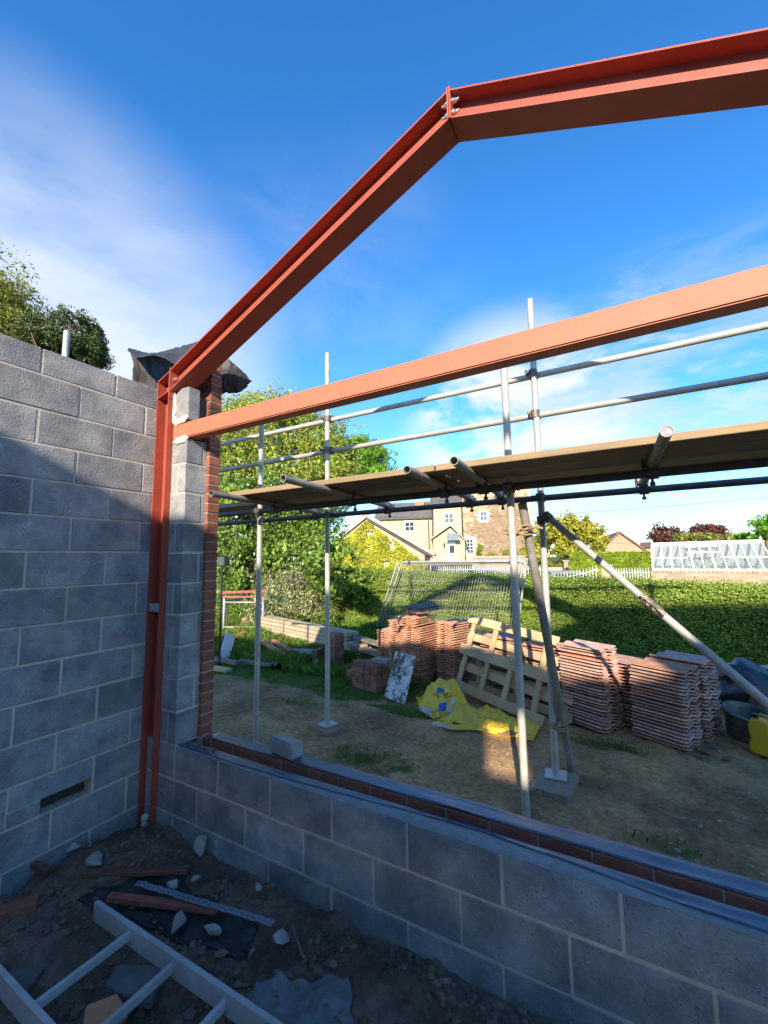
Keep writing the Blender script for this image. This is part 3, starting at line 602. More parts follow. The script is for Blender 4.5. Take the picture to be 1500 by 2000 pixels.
back = [PY(u, v, y) for u, v, y in ((252, 680, .30), (262, 682, .32), (275, 686, .34), (292, 690, .36), (309, 689, .36), (325, 684, .36), (348, 678, .34), (366, 673, .32), (388, 667, .30))]
patch('top_sheet', [back, [a.lerp(b, .5)+Vector((0, 0, .01)) for a, b in zip(back, front)], front], 5, .010)
hang_b = [PY(u, v, y) for u, v, y in ((258, 745, .16), (272, 752, .22), (286, 760, .26), (300, 766, .27), (315, 770, .27), (330, 774, .27), (345, 778, .27), (355, 775, .27), (366, 770, .27))]
patch('hanging_sheet', [[a+Vector((0, .004, -.004)) for a in back], [a.lerp(b, .5)+Vector((0, .03, 0)) for a, b in zip(back, hang_b)], hang_b], 4, .014)
rt = [PY(u, v, y) for u, v, y in ((418, 690, .25), (438, 694, .27), (450, 704, .30), (470, 722, .38), (493, 745, .48))]
rb = [PY(u, v, y) for u, v, y in ((418, 768, .30), (436, 768, .31), (450, 768, .36), (471, 766, .42), (482, 756, .48))]
rm = [a.lerp(b, .5)+Vector((.01, -.02, 0)) for a, b in zip(rt, rb)]
patch('right_flap', [rt, rm, rb], 5, .014)
patch('flap_top', [[PY(u, v, .05) for u, v in ((400, 640), (420, 655), (438, 672))], [rt[0], rt[1], rt[2]]], 3, .004) if False else None

# ------------------------------------------------------------------ scaffold
RO = .0242
M['oldboard'] = mat('grey_timber_pad', (.34, .27, .20), .88, var=.2, scale=14, col2=(.22, .17, .13), mix2=.7, scale2=6, bump=.4, bscale=50, bdist=.003)
sc = thing('scaffold', 'galvanised tube scaffold frame outside the low wall, carrying the boarded walkway', 'scaffold', (1.5, 1.2, .1))
GZ = {'std': 'standard'}
def coupler(c, a1, a2):
    """double coupler: two clamp bands round tubes of directions a1, a2, with bolts"""
    mb = MB(); c = Vector(c)
    for a, off in ((Vector(a1).normalized(), 0), (Vector(a2).normalized(), 1)):
        cc = c if off == 0 else c
    return mb
def clamp(p, q, d1, d2, parent=None):
    """right-angle coupler at crossing of tube centre p (dir d1) and q (dir d2)"""
    p, q, d1, d2 = Vector(p), Vector(q), Vector(d1).normalized(), Vector(d2).normalized(); mb = MB()
    mb.tube([p-d1*.030, p+d1*.030], RO+.009, 14); mb.tube([q-d2*.030, q+d2*.030], RO+.009, 14)
    n = (q-p).normalized() if (q-p).length > .01 else d1.cross(d2)
    for c, d, s in ((p, d1, -1), (q, d2, 1)):
        x = d.cross(n).normalized()
        mb.tube([c+x*(RO+.018)-n*.04*1, c+x*(RO+.018)+n*.055], .008, 6); mb.tube([c+x*(RO+.018)+n*.044*s, c+x*(RO+.018)+n*.064*s], .015, 6)
        mb.box((-.018, -.006, -.018), (.018, .006, .018), Matrix.Translation(c+x*(RO+.010)))
    mb.beam(p, q, .03, .03, d1)
    return mb.build('coupler', M['fitting'], parent or sc)
def tubep(name, p, q, m=None, parent=None, hollow=False, r=RO, ri=.0202, kink=0):
    mb = MB().pipe(p, q, r, ri, 18); o = mb.build(name, m or M['galv'], parent if parent is not None else sc); return smooth_angle(o, 40)
XF1, XF3, XR2, XR4, YF, YR = .208, 2.515, .556, 2.612, .87, 1.45
tubep('standard', (XF1, YF, gz(XF1, YF)-.02), (XF1+.004, YF, 3.45-.42)); tubep('standard', (XF3, YF, gz(XF3, YF)-.03), (XF3, YF, 3.02))
tubep('standard', (XR2, YR, .155), (XR2, YR, 3.90)); tubep('standard', (XR4, YR, .150), (XR4+.01, YR, 3.815))
tubep('standard', (4.6, YF, .06), (4.6, YF, 3.1)); tubep('standard', (4.75, YR, .06), (4.75, YR, 3.8))
LZ, TZ = 2.178, 2.227
tubep('ledger', (-1.6, YF-.049, LZ), (5.1, YF-.049, LZ), M['shadegalv']); tubep('ledger', (-1.7, YR+.049, LZ), (5.1, YR+.049, LZ), M['shadegalv'])
tubep('guard_rail', (-1.6, YR+.049, 3.185), (5.1, YR+.049, 3.182)); tubep('guard_rail', (-1.6, YR+.049, 2.848), (5.1, YR+.049, 2.850))
for x in (XR2, XR4, 4.75):
    for z in (3.185, 2.848, LZ): clamp((x, YR, z), (x, YR+.049, z), (0, 0, 1), (1, 0, 0))
for x in (XF1, XF3, 4.6): clamp((x, YF, LZ), (x, YF-.049, LZ), (0, 0, 1), (1, 0, 0))
TR = [((.50, .10), (.36, 1.60)), ((1.345, -.04), (1.22, 1.62)), ((2.10, .16), (2.03, 1.64)), ((2.405, .10), (2.29, 1.66)), ((3.335, .09), (3.30, 1.62)), ((4.3, .2), (4.3, 1.6))]
for i, (a, b) in enumerate(TR):
    a, b = Vector((*a, TZ)), Vector((*b, TZ)); o = tubep('transom', a, b, M['poledull']); d = (b-a).normalized()
    if i == 4:
        sub(o); cap = MB().tube([a+d*.004, a+d*.012], .0198, 16); cap.build('end_cap', M['clay_end'], o)
    for yy in (YF-.049, YR+.049):
        t = (yy-a.y)/(b.y-a.y); c = a.lerp(b, t); clamp(c, (c.x, yy, LZ), d, (1, 0, 0))
for x, y, rz in ((XR2, YR, -.25), (XR4, YR, .1)):
    bp = MB().box((-.075, -.075, 0), (.075, .075, .006), Matrix.Translation((x, y, .150)) @ Matrix.Rotation(rz, 4, 'Z')); bp.tube([(x, y, .155), (x, y, .20)], .017, 10); bp.build('base_plate', M['galv'], sc)
br0, br1 = Vector((2.665, 1.405, 2.02)), Vector((4.58, .90, .09)); tubep('brace', br0, br1)
clamp((XR4, YR, 2.0), br0, (0, 0, 1), br1-br0)
clamp(br0.lerp(br1, .315), br0.lerp(br1, .33), br1-br0, br1-br0).name = 'brace_sleeve'
# sole boards under the base plates
def slab_thing(name, mesh, label, cat, loc, rot, group=None):
    o = link(name, mesh, None, Matrix.Translation(loc) @ Matrix.Rotation(rot[2], 4, 'Z') @ Matrix.Rotation(rot[1], 4, 'Y') @ Matrix.Rotation(rot[0], 4, 'X')); return tag(o, label, cat, group)
sm = MB().box((-.16, -.115, 0), (.16, .115, .048)).mesh('sole_board', M['board'], bevel=.003)
o1 = slab_thing('sole_board', sm, 'square timber pad under the middle rear scaffold pole, out on bare earth', 'timber pad', (.565, 1.43, .100), (.02, -.01, -.30), 'timber pads under the scaffold')
sm4 = MB().box((-.125, -.175, 0), (.125, .175, .05)).mesh('sole_board', M['oldboard'], bevel=.003)
o4 = slab_thing('sole_board', sm4, 'pale timber pad with dark pen strokes on its edge, under the braced scaffold pole', 'timber pad', (2.612, 1.375, .097), (0, .01, -.10), 'timber pads under the scaffold')
sub(o4)
mk = MB()
for i, (x, l) in enumerate(((-.03, .035), (-.01, .03), (.008, .034), (.03, .028))): mk.box((x-.002, -.1762, .008), (x+.002, -.1755, .008+l))
mko = mk.build('pen_marks', M['inkp'], None); mko.parent = o4
# walkway boards
def plank(name, label, cat, a, b, w, t, m, group, z=None, sag=0, hoops=True, up=(0, 0, 1)):
    mb = MB().beam(a, b, w, t, up); o = mb.build(name, m, None, bevel=.003); return tag(o, label, cat, group)
BZb = 2.2525
for (xa, xb, nm) in ((-1.55, 2.165, 'left'), (2.18, 5.05, 'right')):
    for i, (y0, lab) in enumerate(((.395, 'front'), (.625, 'second'), (.855, 'third'), (1.085, 'rear'))):
        if i == 0 and nm == 'left': x0 = .335
        elif nm == 'left': x0 = xa + i*.03 if i else xa
        else: x0 = xa
        if nm == 'left' and i < 2: x0 = max(x0, .335+.02*i)
        z = BZb+.019+rng.uniform(-.001, .005)
        plank('scaffold_board', f'{lab} scaffold board of the {nm} half of the walkway', 'scaffold board', (x0, y0+.112, z), (xb, y0+.112+rng.uniform(-.003, .003), z), .212, .038, M['board'], 'boards of the scaffold walkway')
# pole lashed to the two standards
lp = thing('scaffold_pole', 'dull grey pole leaning between two scaffold standards and lashed to them with rope', 'pole', (2.70, 1.62, .1))
a, b = Vector((2.583, .905, 2.075)), Vector((2.70, 1.625, .085)); tubep('tube', b, a, M['poledull'], lp, r=.0285, ri=.024)
def lash(c1, c2, r1, r2, z, par, turns=4, seed=0):
    mb = MB(); r = random.Random(seed)
    for k in range(turns):
        zz = z-.028+.016*k; pts = []
        for i in range(25):
            t = i/24*2*math.pi; c = Vector(c1).lerp(Vector(c2), .5+.5*math.cos(t)); rr = (r1 if math.cos(t) < 0 else r2)
            pts.append((c.x+(rr+.006)*math.cos(t), c.y+(rr+.006)*math.sin(t), zz+.007*math.sin(t*2+k)+r.uniform(-.003, .003)))
        mb.tube(pts, .0065, 6)
    c = Vector(c1).lerp(Vector(c2), .5)
    for k in range(3): mb.tube([(c.x-.01, c.y-.035, z-.03+.012*k), (c.x+.004, c.y-.045, z), (c.x+.02, c.y-.03, z+.03-.012*k)], .007, 6)
    return mb, c
def onpole(z): t = (z-a.z)/(b.z-a.z); return a.lerp(b, t)
m1, c = lash((XF3, YF, 1.9), onpole(1.9), RO, .0285, 1.90, lp); m1.tube([(c.x+.06, c.y-.02, 1.90), (c.x+.11, c.y-.03, 1.915), (c.x+.15, c.y-.02, 1.90)], .009, 6); m1.tube([(c.x-.05, c.y-.03, 1.90), (c.x-.09, c.y-.045, 1.905)], .008, 6); m1.build('rope_lashing', M['rope'], lp, smooth=True)
m2, c = lash((XR4, YR, .5), onpole(.50), RO, .0285, .50, lp, 4, 3); m2.build('rope_lashing', M['rope'], lp, smooth=True)
# pole standing behind the left wall
pl = PX(131, 648, -.75); ob = MB().pipe((-.75, pl.y, 0.05), (-.75, pl.y, pl.z), RO, .020, 16).build('scaffold_pole', M['galv'], None); smooth_angle(ob)
tag(ob, 'galvanised pole end showing above the left block wall in front of the pine', 'pole')
# ------------------------------------------------------------------ roof tile stacks
_ORD = 'topmost second third fourth fifth sixth seventh eighth ninth tenth eleventh twelfth thirteenth fourteenth fifteenth sixteenth seventeenth eighteenth nineteenth twentieth twenty-first twenty-second twenty-third twenty-fourth twenty-fifth twenty-sixth twenty-seventh twenty-eighth twenty-ninth thirtieth'.split()
def ordl(i): return _ORD[i]
TW, TL, TP = .33, .42, .0295
def tile_mesh(m, name='clay_tile', seed=0):
    r = random.Random(seed); n = 16; top, bot = [], []
    for i in range(n+1):
        t = i/n; z = .011*math.cos(t*4*math.pi) - (.004 if i in (0, n) else 0); top.append((t*TW, z+.006)); bot.append((t*TW, z-.006))
    V = []; c = .006*r.uniform(-1, 1)
    for y in (0, TL):
        V += [(x, y + c*math.sin(x*20+seed), z) for x, z in top] + [(x, y + c*math.sin(x*20+seed), z) for x, z in bot]
    k = n+1; F = []
    for i in range(n):
        F += [(i, i+1, 2*k+i+1, 2*k+i), (k+i, 3*k+i, 3*k+i+1, k+i+1), (i, k+i, k+i+1, i+1), (2*k+i, 2*k+i+1, 3*k+i+1, 3*k+i)]
    F += [(0, 2*k, 3*k, k), (n, k+n, 3*k+n, 2*k+n)]
    mb = MB().add(V, F)
    # nibs and a bottom rib give the edge its stepped look
    for x in (.045, .155, .265): mb.box((x, .0, -.018), (x+.03, .012, -.005))
    return mb.mesh(name, m)
TM = [tile_mesh(M['tile'], seed=i) for i in range(3)]; TMO = [tile_mesh(M['tile2'], seed=i) for i in range(3)]
def tile_stack(corner, udir, vdir, n, label, group, lean=(0, 0), z0=.10, jit=.006, meshes=TM, flip=False, hover=.0, sweep=0, skew=None):
    """corner on the ground, u along the tile length, v across the waves"""
    u = Vector((udir[0], udir[1], 0)).normalized(); v = Vector((vdir[0], vdir[1], 0)); v = (v-u*v.dot(u)).normalized()
    for i in range(n):
        z = z0 + .02 + TP*i; off = u*rng.uniform(-jit, jit) + v*rng.uniform(-jit, jit) + u*lean[0]*i*TP + v*lean[1]*i*TP + u*sweep*math.sin(i*.33)
        if skew and i >= skew[0]: off += u*skew[1] + v*skew[2]
        me = meshes[i % 3] if i % 7 else TMO[i % 3]
        mt = Matrix(((v.x, u.x, 0, 0), (v.y, u.y, 0, 0), (0, 0, 1, 0), (0, 0, 0, 1)))
        if i in (5, 13) and rng.random() < .6: off += u*rng.uniform(-.03, .03)
        w = Matrix.Translation(Vector((corner[0], corner[1], z))+off) @ mt @ Matrix.Rotation(rng.uniform(-.03, .03), 4, 'Z') @ Matrix.Rotation(rng.uniform(-.012, .012), 4, 'Y')
        o = link('clay_tile', me, None, w); tag(o, ordl(n-1-i)+' '+label.replace('roof tile', 'tile from the top').replace('wavy ', '').replace('orange ', ''), 'roof tile', group)
uR, vR = (.88, -.475), (.475, .88)
def back(c, u, v, du, dv):
    u = Vector(u).normalized(); v = Vector(v).normalized(); return (c[0]+u.x*du+v.x*dv, c[1]+u.y*du+v.y*dv)
cR = (3.105, 2.60)
tile_stack(cR, uR, vR, 22, 'clay roof tile in the rightmost stack beside the bucket', 'tiles of the rightmost stack', (.04, -.02), jit=.008)
tile_stack(back(cR, uR, vR, .02, .345), uR, vR, 23, 'clay roof tile in the stack behind the rightmost one', 'tiles of the stack behind the rightmost stack', (.02, 0), jit=.012)
cM = (2.515, 2.70)
tile_stack(cM, uR, vR, 25, 'clay roof tile in the tall stack right of the lashed poles', 'tiles of the tall stack right of the poles', (-.03, .02), jit=.007, skew=(22, -.03, .04))
tile_stack((2.745, 2.98), uR, vR, 20, 'clay roof tile in the narrow stack wedged between two big ones', 'tiles of the narrow stack between the right hand stacks', (.0, 0))
uP, vP = (.96, -.30), (.30, .96)
tile_stack((2.02, 3.02), uP, vP, 22, 'clay roof tile behind the right end of the pallets', 'tiles behind the right end of the pallets', (.02, 0), jit=.012, meshes=TMO)
tile_stack((1.56, 3.18), uP, vP, 23, 'clay roof tile behind the left end of the pallets', 'tiles behind the left end of the pallets', (0, 0), jit=.012)
uL, vL = (.26, .965), (-.84, .55)
cL = (.83, 3.02)
tile_stack(cL, (.17, .985), vL, 29, 'clay roof tile in the tallest stack behind the splashed board', 'tiles of the tallest left stack', (.10, .0), jit=.006, meshes=TMO, sweep=.006, skew=(25, -.05, .05))
c2 = (cL[0]-.29, cL[1]+.185)
tile_stack(c2, (.17, .985), vL, 26, 'clay roof tile in the second stack from the fence post', 'tiles of the second left stack', (.06, .02), jit=.010, meshes=TMO, sweep=.008)
c3 = (c2[0]-.28, c2[1]+.18)
tile_stack(c3, (.17, .985), vL, 20, 'clay roof tile in the low stack beside the fence post', 'tiles of the leftmost stack', (.05, .03), jit=.012, meshes=TMO)
cQ = (1.275, 3.12)
tile_stack(cQ, (.30, .95), (-.75, .67), 27, 'clay roof tile in the stack just left of the pallets', 'tiles of the stack left of the pallets', (.05, .04), jit=.009, meshes=TMO)
# a few leaning dark tiles on top of the left group
for i in range(3):
    w = Matrix.Translation((.50-.01*i, 3.28, 1.02+.022*i)) @ Matrix.Rotation(-.55, 4, 'Z') @ Matrix.Rotation(.05, 4, 'X')
    tag(link('clay_tile', tile_mesh(M['slate'] if i == 2 else M['tile'], seed=5+i), None, w), 'dark weathered roof tile lying crosswise on the very top of the left stacks' if i == 2 else ('clay roof tile lying crosswise right under the dark one on the left stacks' if i == 1 else 'lowest of three roof tiles lying crosswise on the left stacks'), 'roof tile', 'loose tiles on the left stacks')
# broken tiles leaning on the right pile
for i, (x, y, z, a_) in enumerate(((4.25, 4.0, .52, .3), (4.75, 3.95, .50, -.2))):
    w = Matrix.Translation((x, y, z)) @ Matrix.Rotation(-1.0, 4, 'Z') @ Matrix.Rotation(a_, 4, 'Y')
    tag(link('clay_tile', TM[0], None, w), ('wavy red roof tile lying on top of the black sacks' if i == 0 else 'wavy red roof tile on the rubble at the right edge'), 'roof tile')

# ------------------------------------------------------------------ reclaimed brick piles
BM = [MB().box((0, 0, 0), (.215, .1025, .065)).mesh('brick', M['old_brick'], bevel=.004) for _ in range(1)]
def brick_at(x, y, z, ang, label, group, tilt=0, side=False):
    w = Matrix.Translation((x, y, z)) @ Matrix.Rotation(ang, 4, 'Z') @ Matrix.Rotation(tilt, 4, 'Y')
    if side: w = w @ Matrix.Rotation(R(90), 4, 'X')
    return tag(link('brick', BM[0], None, w), label, 'brick', group)
def place(i, n, back, two):
    side = {1: '', 2: ('left ', 'right ')[min(i, 1)], 3: ('left ', 'middle ', 'right ')[min(i, 2)], 4: ('far left ', 'inner left ', 'inner right ', 'far right ')[min(i, 3)]}[n]
    return (side + (('rear' if back else 'front') if two else '')).strip() or 'only'
def brick_pile(o, ang, courses, label, group, z0=.115):
    c, s = math.cos(ang), math.sin(ang)
    for k, row in enumerate(courses):
        xs_ = sorted({round(q[0], 2) for q in row})
        for (a_, b_, turn) in row:
            a2, b2 = a_+rng.uniform(-.008, .008), b_+rng.uniform(-.008, .008); x, y = o[0]+a2*c-b2*s, o[1]+a2*s+b2*c
            brick_at(x, y, z0+.067*k, ang + (R(90) if turn else 0)+rng.uniform(-.04, .04), place(xs_.index(round(a_, 2)), len(xs_), b_ > .05, any(q[1] > .05 for q in row))+' brick, '+(ordl(len(courses)-1-k)+(' course from the top' if len(courses)-1-k else ' course'))+', '+label, group)
rowA = [(0, 0, 0), (.225, 0, 0), (0, .11, 0), (.225, .11, 0)]
rowB = [(.105, 0, 1), (.215, 0, 1), (.325, 0, 1), (.435, 0, 1)]
brick_pile((.03, 2.66), -.28, [rowA, rowB, rowA, rowB, [(.02, 0, 0), (.13, .11, 0), (.24, 0, 0)]], 'low pile by the splashed board', 'bricks of the low pile by the board')
brick_at(-.20, 2.84, .115, .25, 'reclaimed brick lying loose at the left foot of the low pile', 'loose bricks at the foot of the low pile'); brick_at(-.19, 2.85, .182, .1, 'reclaimed brick lying on another loose one beside the low pile', 'loose bricks at the foot of the low pile')
tag(link('brick', MB().box((0, 0, 0), (.215, .1025, .05)).mesh('brick', M['concrete'], bevel=.005), None, Matrix.Translation((.33, 2.66, .445)) @ Matrix.Rotation(-.1, 4, 'Z')), 'grey mortar coated brick on top of the low pile beside the mud splashed board', 'brick')
brick_pile((-.99, 3.42), -.15, [[(0, 0, 0), (.0, .11, 0)], [(.105, 0, 1), (.215, 0, 1)], [(0, 0, 0), (.0, .11, 0)], [(.105, 0, 1), (.215, 0, 1)], [(0, 0, 0), (.0, .11, 0)], [(.105, 0, 1), (.215, 0, 1)], [(0, 0, 0), (0, .11, 0)]], 'narrow tall pile on the lawn', 'bricks of the narrow tall pile')
brick_pile((-1.16, 3.42), .1, [[(0.02, 0, 1)], [(0.02, 0, 1)], [(.02, 0, 1)]], 'short column left of the narrow pile', 'bricks left of the narrow pile', .115)
brick_pile((-5.0, 5.35), .1, [[(0, 0, 0), (.22, 0, 0)], [(0, 0, 0), (.22, 0, 0)], [(0, 0, 0), (.22, 0, 0)]], 'little pile behind the trestle', 'bricks behind the trestle', .16)
brick_pile((-4.75, 4.75), .2, [[(0, 0, 0), (.22, 0, 0)], [(0, 0, 0), (.22, 0, 0)]], 'heap between the trestle legs', 'bricks between the trestle legs', .13)
sl = rock_mesh('stone_slab', M['concrete'], (.27, .20, .075), 4, rough=.2); tag(link('stone_slab', sl, None, Matrix.Translation((-1.52, 3.58, .23)) @ Matrix.Rotation(-.3, 4, 'Z') @ Matrix.Rotation(.12, 4, 'Y')), 'rough grey stone slab lying between the clay pipes and the brick pile', 'stone slab')
tag(link('stone_block', rock_mesh('stone_block', M['stone'], (.09, .07, .08), 9), None, Matrix.Translation((-1.07, 3.30, .15))), 'small pale stone at the foot of the narrow brick pile', 'stone')

# ------------------------------------------------------------------ timber
jA, jB = Vector((-4.25, 5.15, 0)), Vector((-.55, 3.95, 0)); dj = (jB-jA).normalized(); pj = Vector((dj.y, -dj.x, 0))
for k in range(5):
    for q in range(2):
        z = .16+.072*k + .01; a_ = jA + dj*rng.uniform(0, .25) + pj*(.02-.13*q+rng.uniform(-.012, .012)); b_ = jB - dj*(rng.uniform(0, .2)+.35*(k > 2)) + pj*(.02-.13*q)
        plank('timber_joist', f'long sawn joist in the front of the stack, {["bottom", "second", "middle", "fourth", "top"][k]} layer' if q == 0 else f'long sawn joist at the back of the stack, {["bottom", "second", "middle", "fourth", "top"][k]} layer', 'joist', (a_.x, a_.y, z), (b_.x, b_.y, z+.01), .115, .063, M['joist'], 'joists stacked on the grass')
plank('timber_joist', 'thin weathered board lying on the right end of the joist stack behind the brick pile', 'board', (-.85, 4.12, .42), (.02, 3.72, .40), .16, .03, M['oldwood'], None)
plank('timber_joist', 'weathered board under the right end of the joist stack', 'board', (-.9, 4.0, .30), (.0, 3.66, .28), .16, .05, M['oldwood'], None)
plank('timber_plank', 'old plank lying in the grass by the brick column, the upper one of two', 'plank', (-2.85, 2.68, .20), (-2.02, 2.62, .20), .10, .04, M['oldwood'], None)
plank('timber_plank', 'old plank in the grass with its end behind the first scaffold pole', 'plank', (-2.15, 2.78, .19), (-1.55, 2.85, .17), .09, .04, M['oldwood'], None)
plank('timber_plank', 'old reddish plank half buried in the grass, the lower of two near the brick column', 'plank', (-2.6, 2.45, .14), (-2.0, 2.45, .13), .11, .05, M['pallet'], None)
tag(MB().beam((-2.72, 2.95, .12), (-2.86, 3.2, .46), .22, .02, (1, 0, 0)).build('white_board', M['white'], None, bevel=.002), 'white sheet leaning by the brick column, mostly hidden', 'board')
def clay_pipe(name, a_, b_, r, m, label):
    o = MB().pipe(a_, b_, r, r*.9, 20).build(name, m, None); smooth_angle(o); return tag(o, label, 'drain pipe')
clay_pipe('drain_pipe', (-2.86, 3.98, .20), (-1.70, 3.32, .17), .055, M['terracotta'], 'orange clay drain pipe on the grass, the nearer of the pair')
clay_pipe('drain_pipe', (-2.70, 4.08, .20), (-1.50, 3.46, .17), .055, M['terracotta'], 'orange clay drain pipe on the grass, the farther of the pair, beside the stone slab')
clay_pipe('drain_pipe', (-4.0, 4.55, .19), (-3.75, 4.05, .17), .06, M['terracotta'], 'short orange drain pipe end in the grass under the trestle')
clay_pipe('drain_pipe', (-2.3, 3.2, .16), (-1.42, 2.86, .16), .045, M['black'], 'black plastic pipe lying in the grass in front of the clay pipes')

# trestle
ts = thing('scaffold_trestle', 'narrow metal trestle with rusty red head beams standing in the grass near the shrub', 'trestle', (-4.4, 4.9, .12))
pA, pB = Vector((-4.84, 4.70, 0)), Vector((-3.98, 5.05, 0)); dT = (pB-pA).normalized(); nT = Vector((-dT.y, dT.x, 0))
for p in (pA, pB): MB().tube([p+Vector((0, 0, .1)), p+Vector((0, 0, .93))], .022, 10).build('leg', M['galv'], ts, smooth=True); 
for p in (pA, pB): MB().tube([p+nT*.22+Vector((0, 0, .1)), p+nT*.05+Vector((0, 0, .93))], .018, 10).build('leg', M['galv'], ts, smooth=True)
for zz in (.80, .25): MB().tube([pA+Vector((0, 0, zz)), pB+Vector((0, 0, zz))], .017, 8).build('cross_rail', M['galv'], ts, smooth=True)
MB().beam(pA-dT*.06+Vector((0, 0, .92)), pB+dT*.06+Vector((0, 0, .92)), .05, .035).build('head_beam', M['redwood'], ts, bevel=.002)
MB().beam(pA-dT*.10+Vector((0, 0, 1.02)), pB+dT*.12+Vector((0, 0, 1.05)), .06, .055).build('head_beam', M['redwood'], ts, bevel=.002)
tag(MB().beam((-5.1, 5.9, .1), (-5.15, 5.95, .95), .07, .07, (1, 0, 0)).build('timber_post', M['pallet'], None, bevel=.003), 'pale timber post standing behind the trestle', 'post')
# lamp on a post by the brick column
fl = thing('floodlight', 'small black floodlight on a post against the shrub, beside the brick column', 'floodlight', (-2.35, 2.6, .12))
fp = PY(434, 1096, 2.6); MB().tube([(fp.x, 2.6, .05), (fp.x, 2.6, fp.z)], .016, 8).build('post', M['black'], fl)
MB().box((fp.x-.09, 2.57, fp.z-.08), (fp.x+.09, 2.65, fp.z+.08)).build('lamp_head', M['black'], fl, bevel=.008); MB().box((fp.x-.075, 2.566, fp.z-.065), (fp.x+.075, 2.569, fp.z+.065)).build('lens', M['glass'], fl)

# mud splashed white board leaning on the tiles
Bl, Br = Vector((.585, 2.50, .115)), Vector((.905, 2.385, .105)); up_ = Vector((.02, .27, .47)); n_ = (Br-Bl).cross(up_).normalized()
wbd = MB().prism([Bl, Br, Br+up_, Bl+up_], n_*-.022).build('white_board', M['marble'], None, bevel=.003); tag(wbd, 'white board splashed with brown mud, leaning against the left tile stacks', 'board')

# pallets
def pallet(label, BL, BR, TL_, TR_, slats, stringers, thick=.018, sl_w=.095, st_w=.042, st_d=.09, mids=True):
    BL, BR, TL_, TR_ = map(Vector, (BL, BR, TL_, TR_)); t = thing('pallet', label, 'pallet', BL); nn = (BR-BL).cross(TL_-BL).normalized()  # towards viewer if negative y
    if nn.y > 0: nn = -nn
    at_ = lambda s, h: (BL*(1-s)+BR*s)*(1-h)+(TL_*(1-s)+TR_*s)*h
    for s in stringers: MB().beam(at_(s, .01), at_(s, .99), st_w, st_d, nn).build('stringer', M['pallet'], t, bevel=.003)
    for h in slats:
        a_, b_ = at_(-.012, h)+nn*(st_d/2+thick/2+.001), at_(1.012, h)+nn*(st_d/2+thick/2+.001); MB().beam(a_, b_, sl_w, thick, nn).build('slat', M['pallet'], t, bevel=.002)
    for h in (.08, .5, .92):
        a_, b_ = at_(0, h)-nn*(st_d/2+thick/2+.001), at_(1, h)-nn*(st_d/2+thick/2+.001); MB().beam(a_, b_, sl_w, thick, nn).build('slat', M['pallet'], t, bevel=.002)
    return t
def pallet2(label, BL, BR, TL_, TR_, slats, stringers, front_stringers=True):
    """frame seen from its underside: stringers lie over the boards"""
    BL, BR, TL_, TR_ = map(Vector, (BL, BR, TL_, TR_)); t = thing('pallet', label, 'pallet', BL); nn = (BR-BL).cross(TL_-BL).normalized()
    if nn.y > 0: nn = -nn
    at_ = lambda s, h: (BL*(1-s)+BR*s)*(1-h)+(TL_*(1-s)+TR_*s)*h
    for h, w, front in slats:
        z = nn*(.024 if front else -.048); MB().beam(at_(-.015, h)+z, at_(1.015, h)+z, w, .019, nn).build('slat', M['pallet'], t, bevel=.002)
    for s in stringers: MB().beam(at_(s, .0), at_(s, 1.0)+nn*.0, .058, .03, nn).build('stringer', M['pallet'], t, bevel=.003)
    return t
pallet2('upright broken wooden pallet leaning on the tile stacks, its top boards in sunshine', (1.27, 2.96, .22), (2.36, 2.46, .12), (1.44, 3.26, .98), (2.50, 2.86, .86), [(.965, .095, True), (.73, .085, False), (.52, .12, True), (.30, .09, False), (.03, .10, True)], [.06, .34, .60, .90])
pallet2('second wooden pallet lying low behind the upright one, in shade', (1.45, 3.10, .16), (2.60, 2.62, .12), (1.40, 3.30, .62), (2.62, 2.78, .50), [(.95, .09, True), (.5, .09, True), (.1, .09, True)], [.1, .5, .95])

# yellow builder's sacks
def sack(name, label, outline, hfun, m, seed, group='empty yellow building sand sacks'):
    """crumpled flat sack: outline polygon on the ground filled with a creased skin"""
    xs_ = [p[0] for p in outline]; ys_ = [p[1] for p in outline]; x0, x1, y0, y1 = min(xs_), max(xs_), min(ys_), max(ys_); n = 60
    cx, cy = sum(xs_)/len(xs_), sum(ys_)/len(ys_); k = len(outline); V = []; F = []; NR = 22; NA = 96
    per = []
    for i in range(NA):
        t = i/NA*k; a_, b_ = outline[int(t) % k], outline[(int(t)+1) % k]; f = t-int(t); per.append((a_[0]*(1-f)+b_[0]*f, a_[1]*(1-f)+b_[1]*f))
    for r in range(NR+1):
        q = r/NR
        for i in range(NA):
            px, py = per[i]; wob = 1+.03*nz3(i*.35, seed)*q; x = cx+(px-cx)*q*wob; y = cy+(py-cy)*q*wob
            q1 = nz3(x*3+seed, y*3, 5)*.25; cr = (.32-min(.32, abs(nz3((x+q1)*5+seed, (y-q1)*7, seed))))*.20 + (.3-min(.3, abs(nz3((x-q1)*11, (y+q1)*13+seed, 2))))*.11 + .012*nz3(x*30, y*30, seed) - .06
            z = .112 + (hfun(x, y) + cr)*(1-q**5) + .004*(1+nz3(i*.7, seed, 4)); V.append((x, y, z))
    for r in range(NR):
        for i in range(NA): F.append((r*NA+i, r*NA+(i+1) % NA, (r+1)*NA+(i+1) % NA, (r+1)*NA+i))
    o = MB().add(V, F).build(name, m, None, smooth=True); return tag(o, label, 'sack', group)
def g2(x, y, c, s): return math.exp(-((x-c[0])**2/s[0]**2+(y-c[1])**2/s[1]**2))
gp = lambda u, v: tuple(PZ(u, v, .12)[:2])
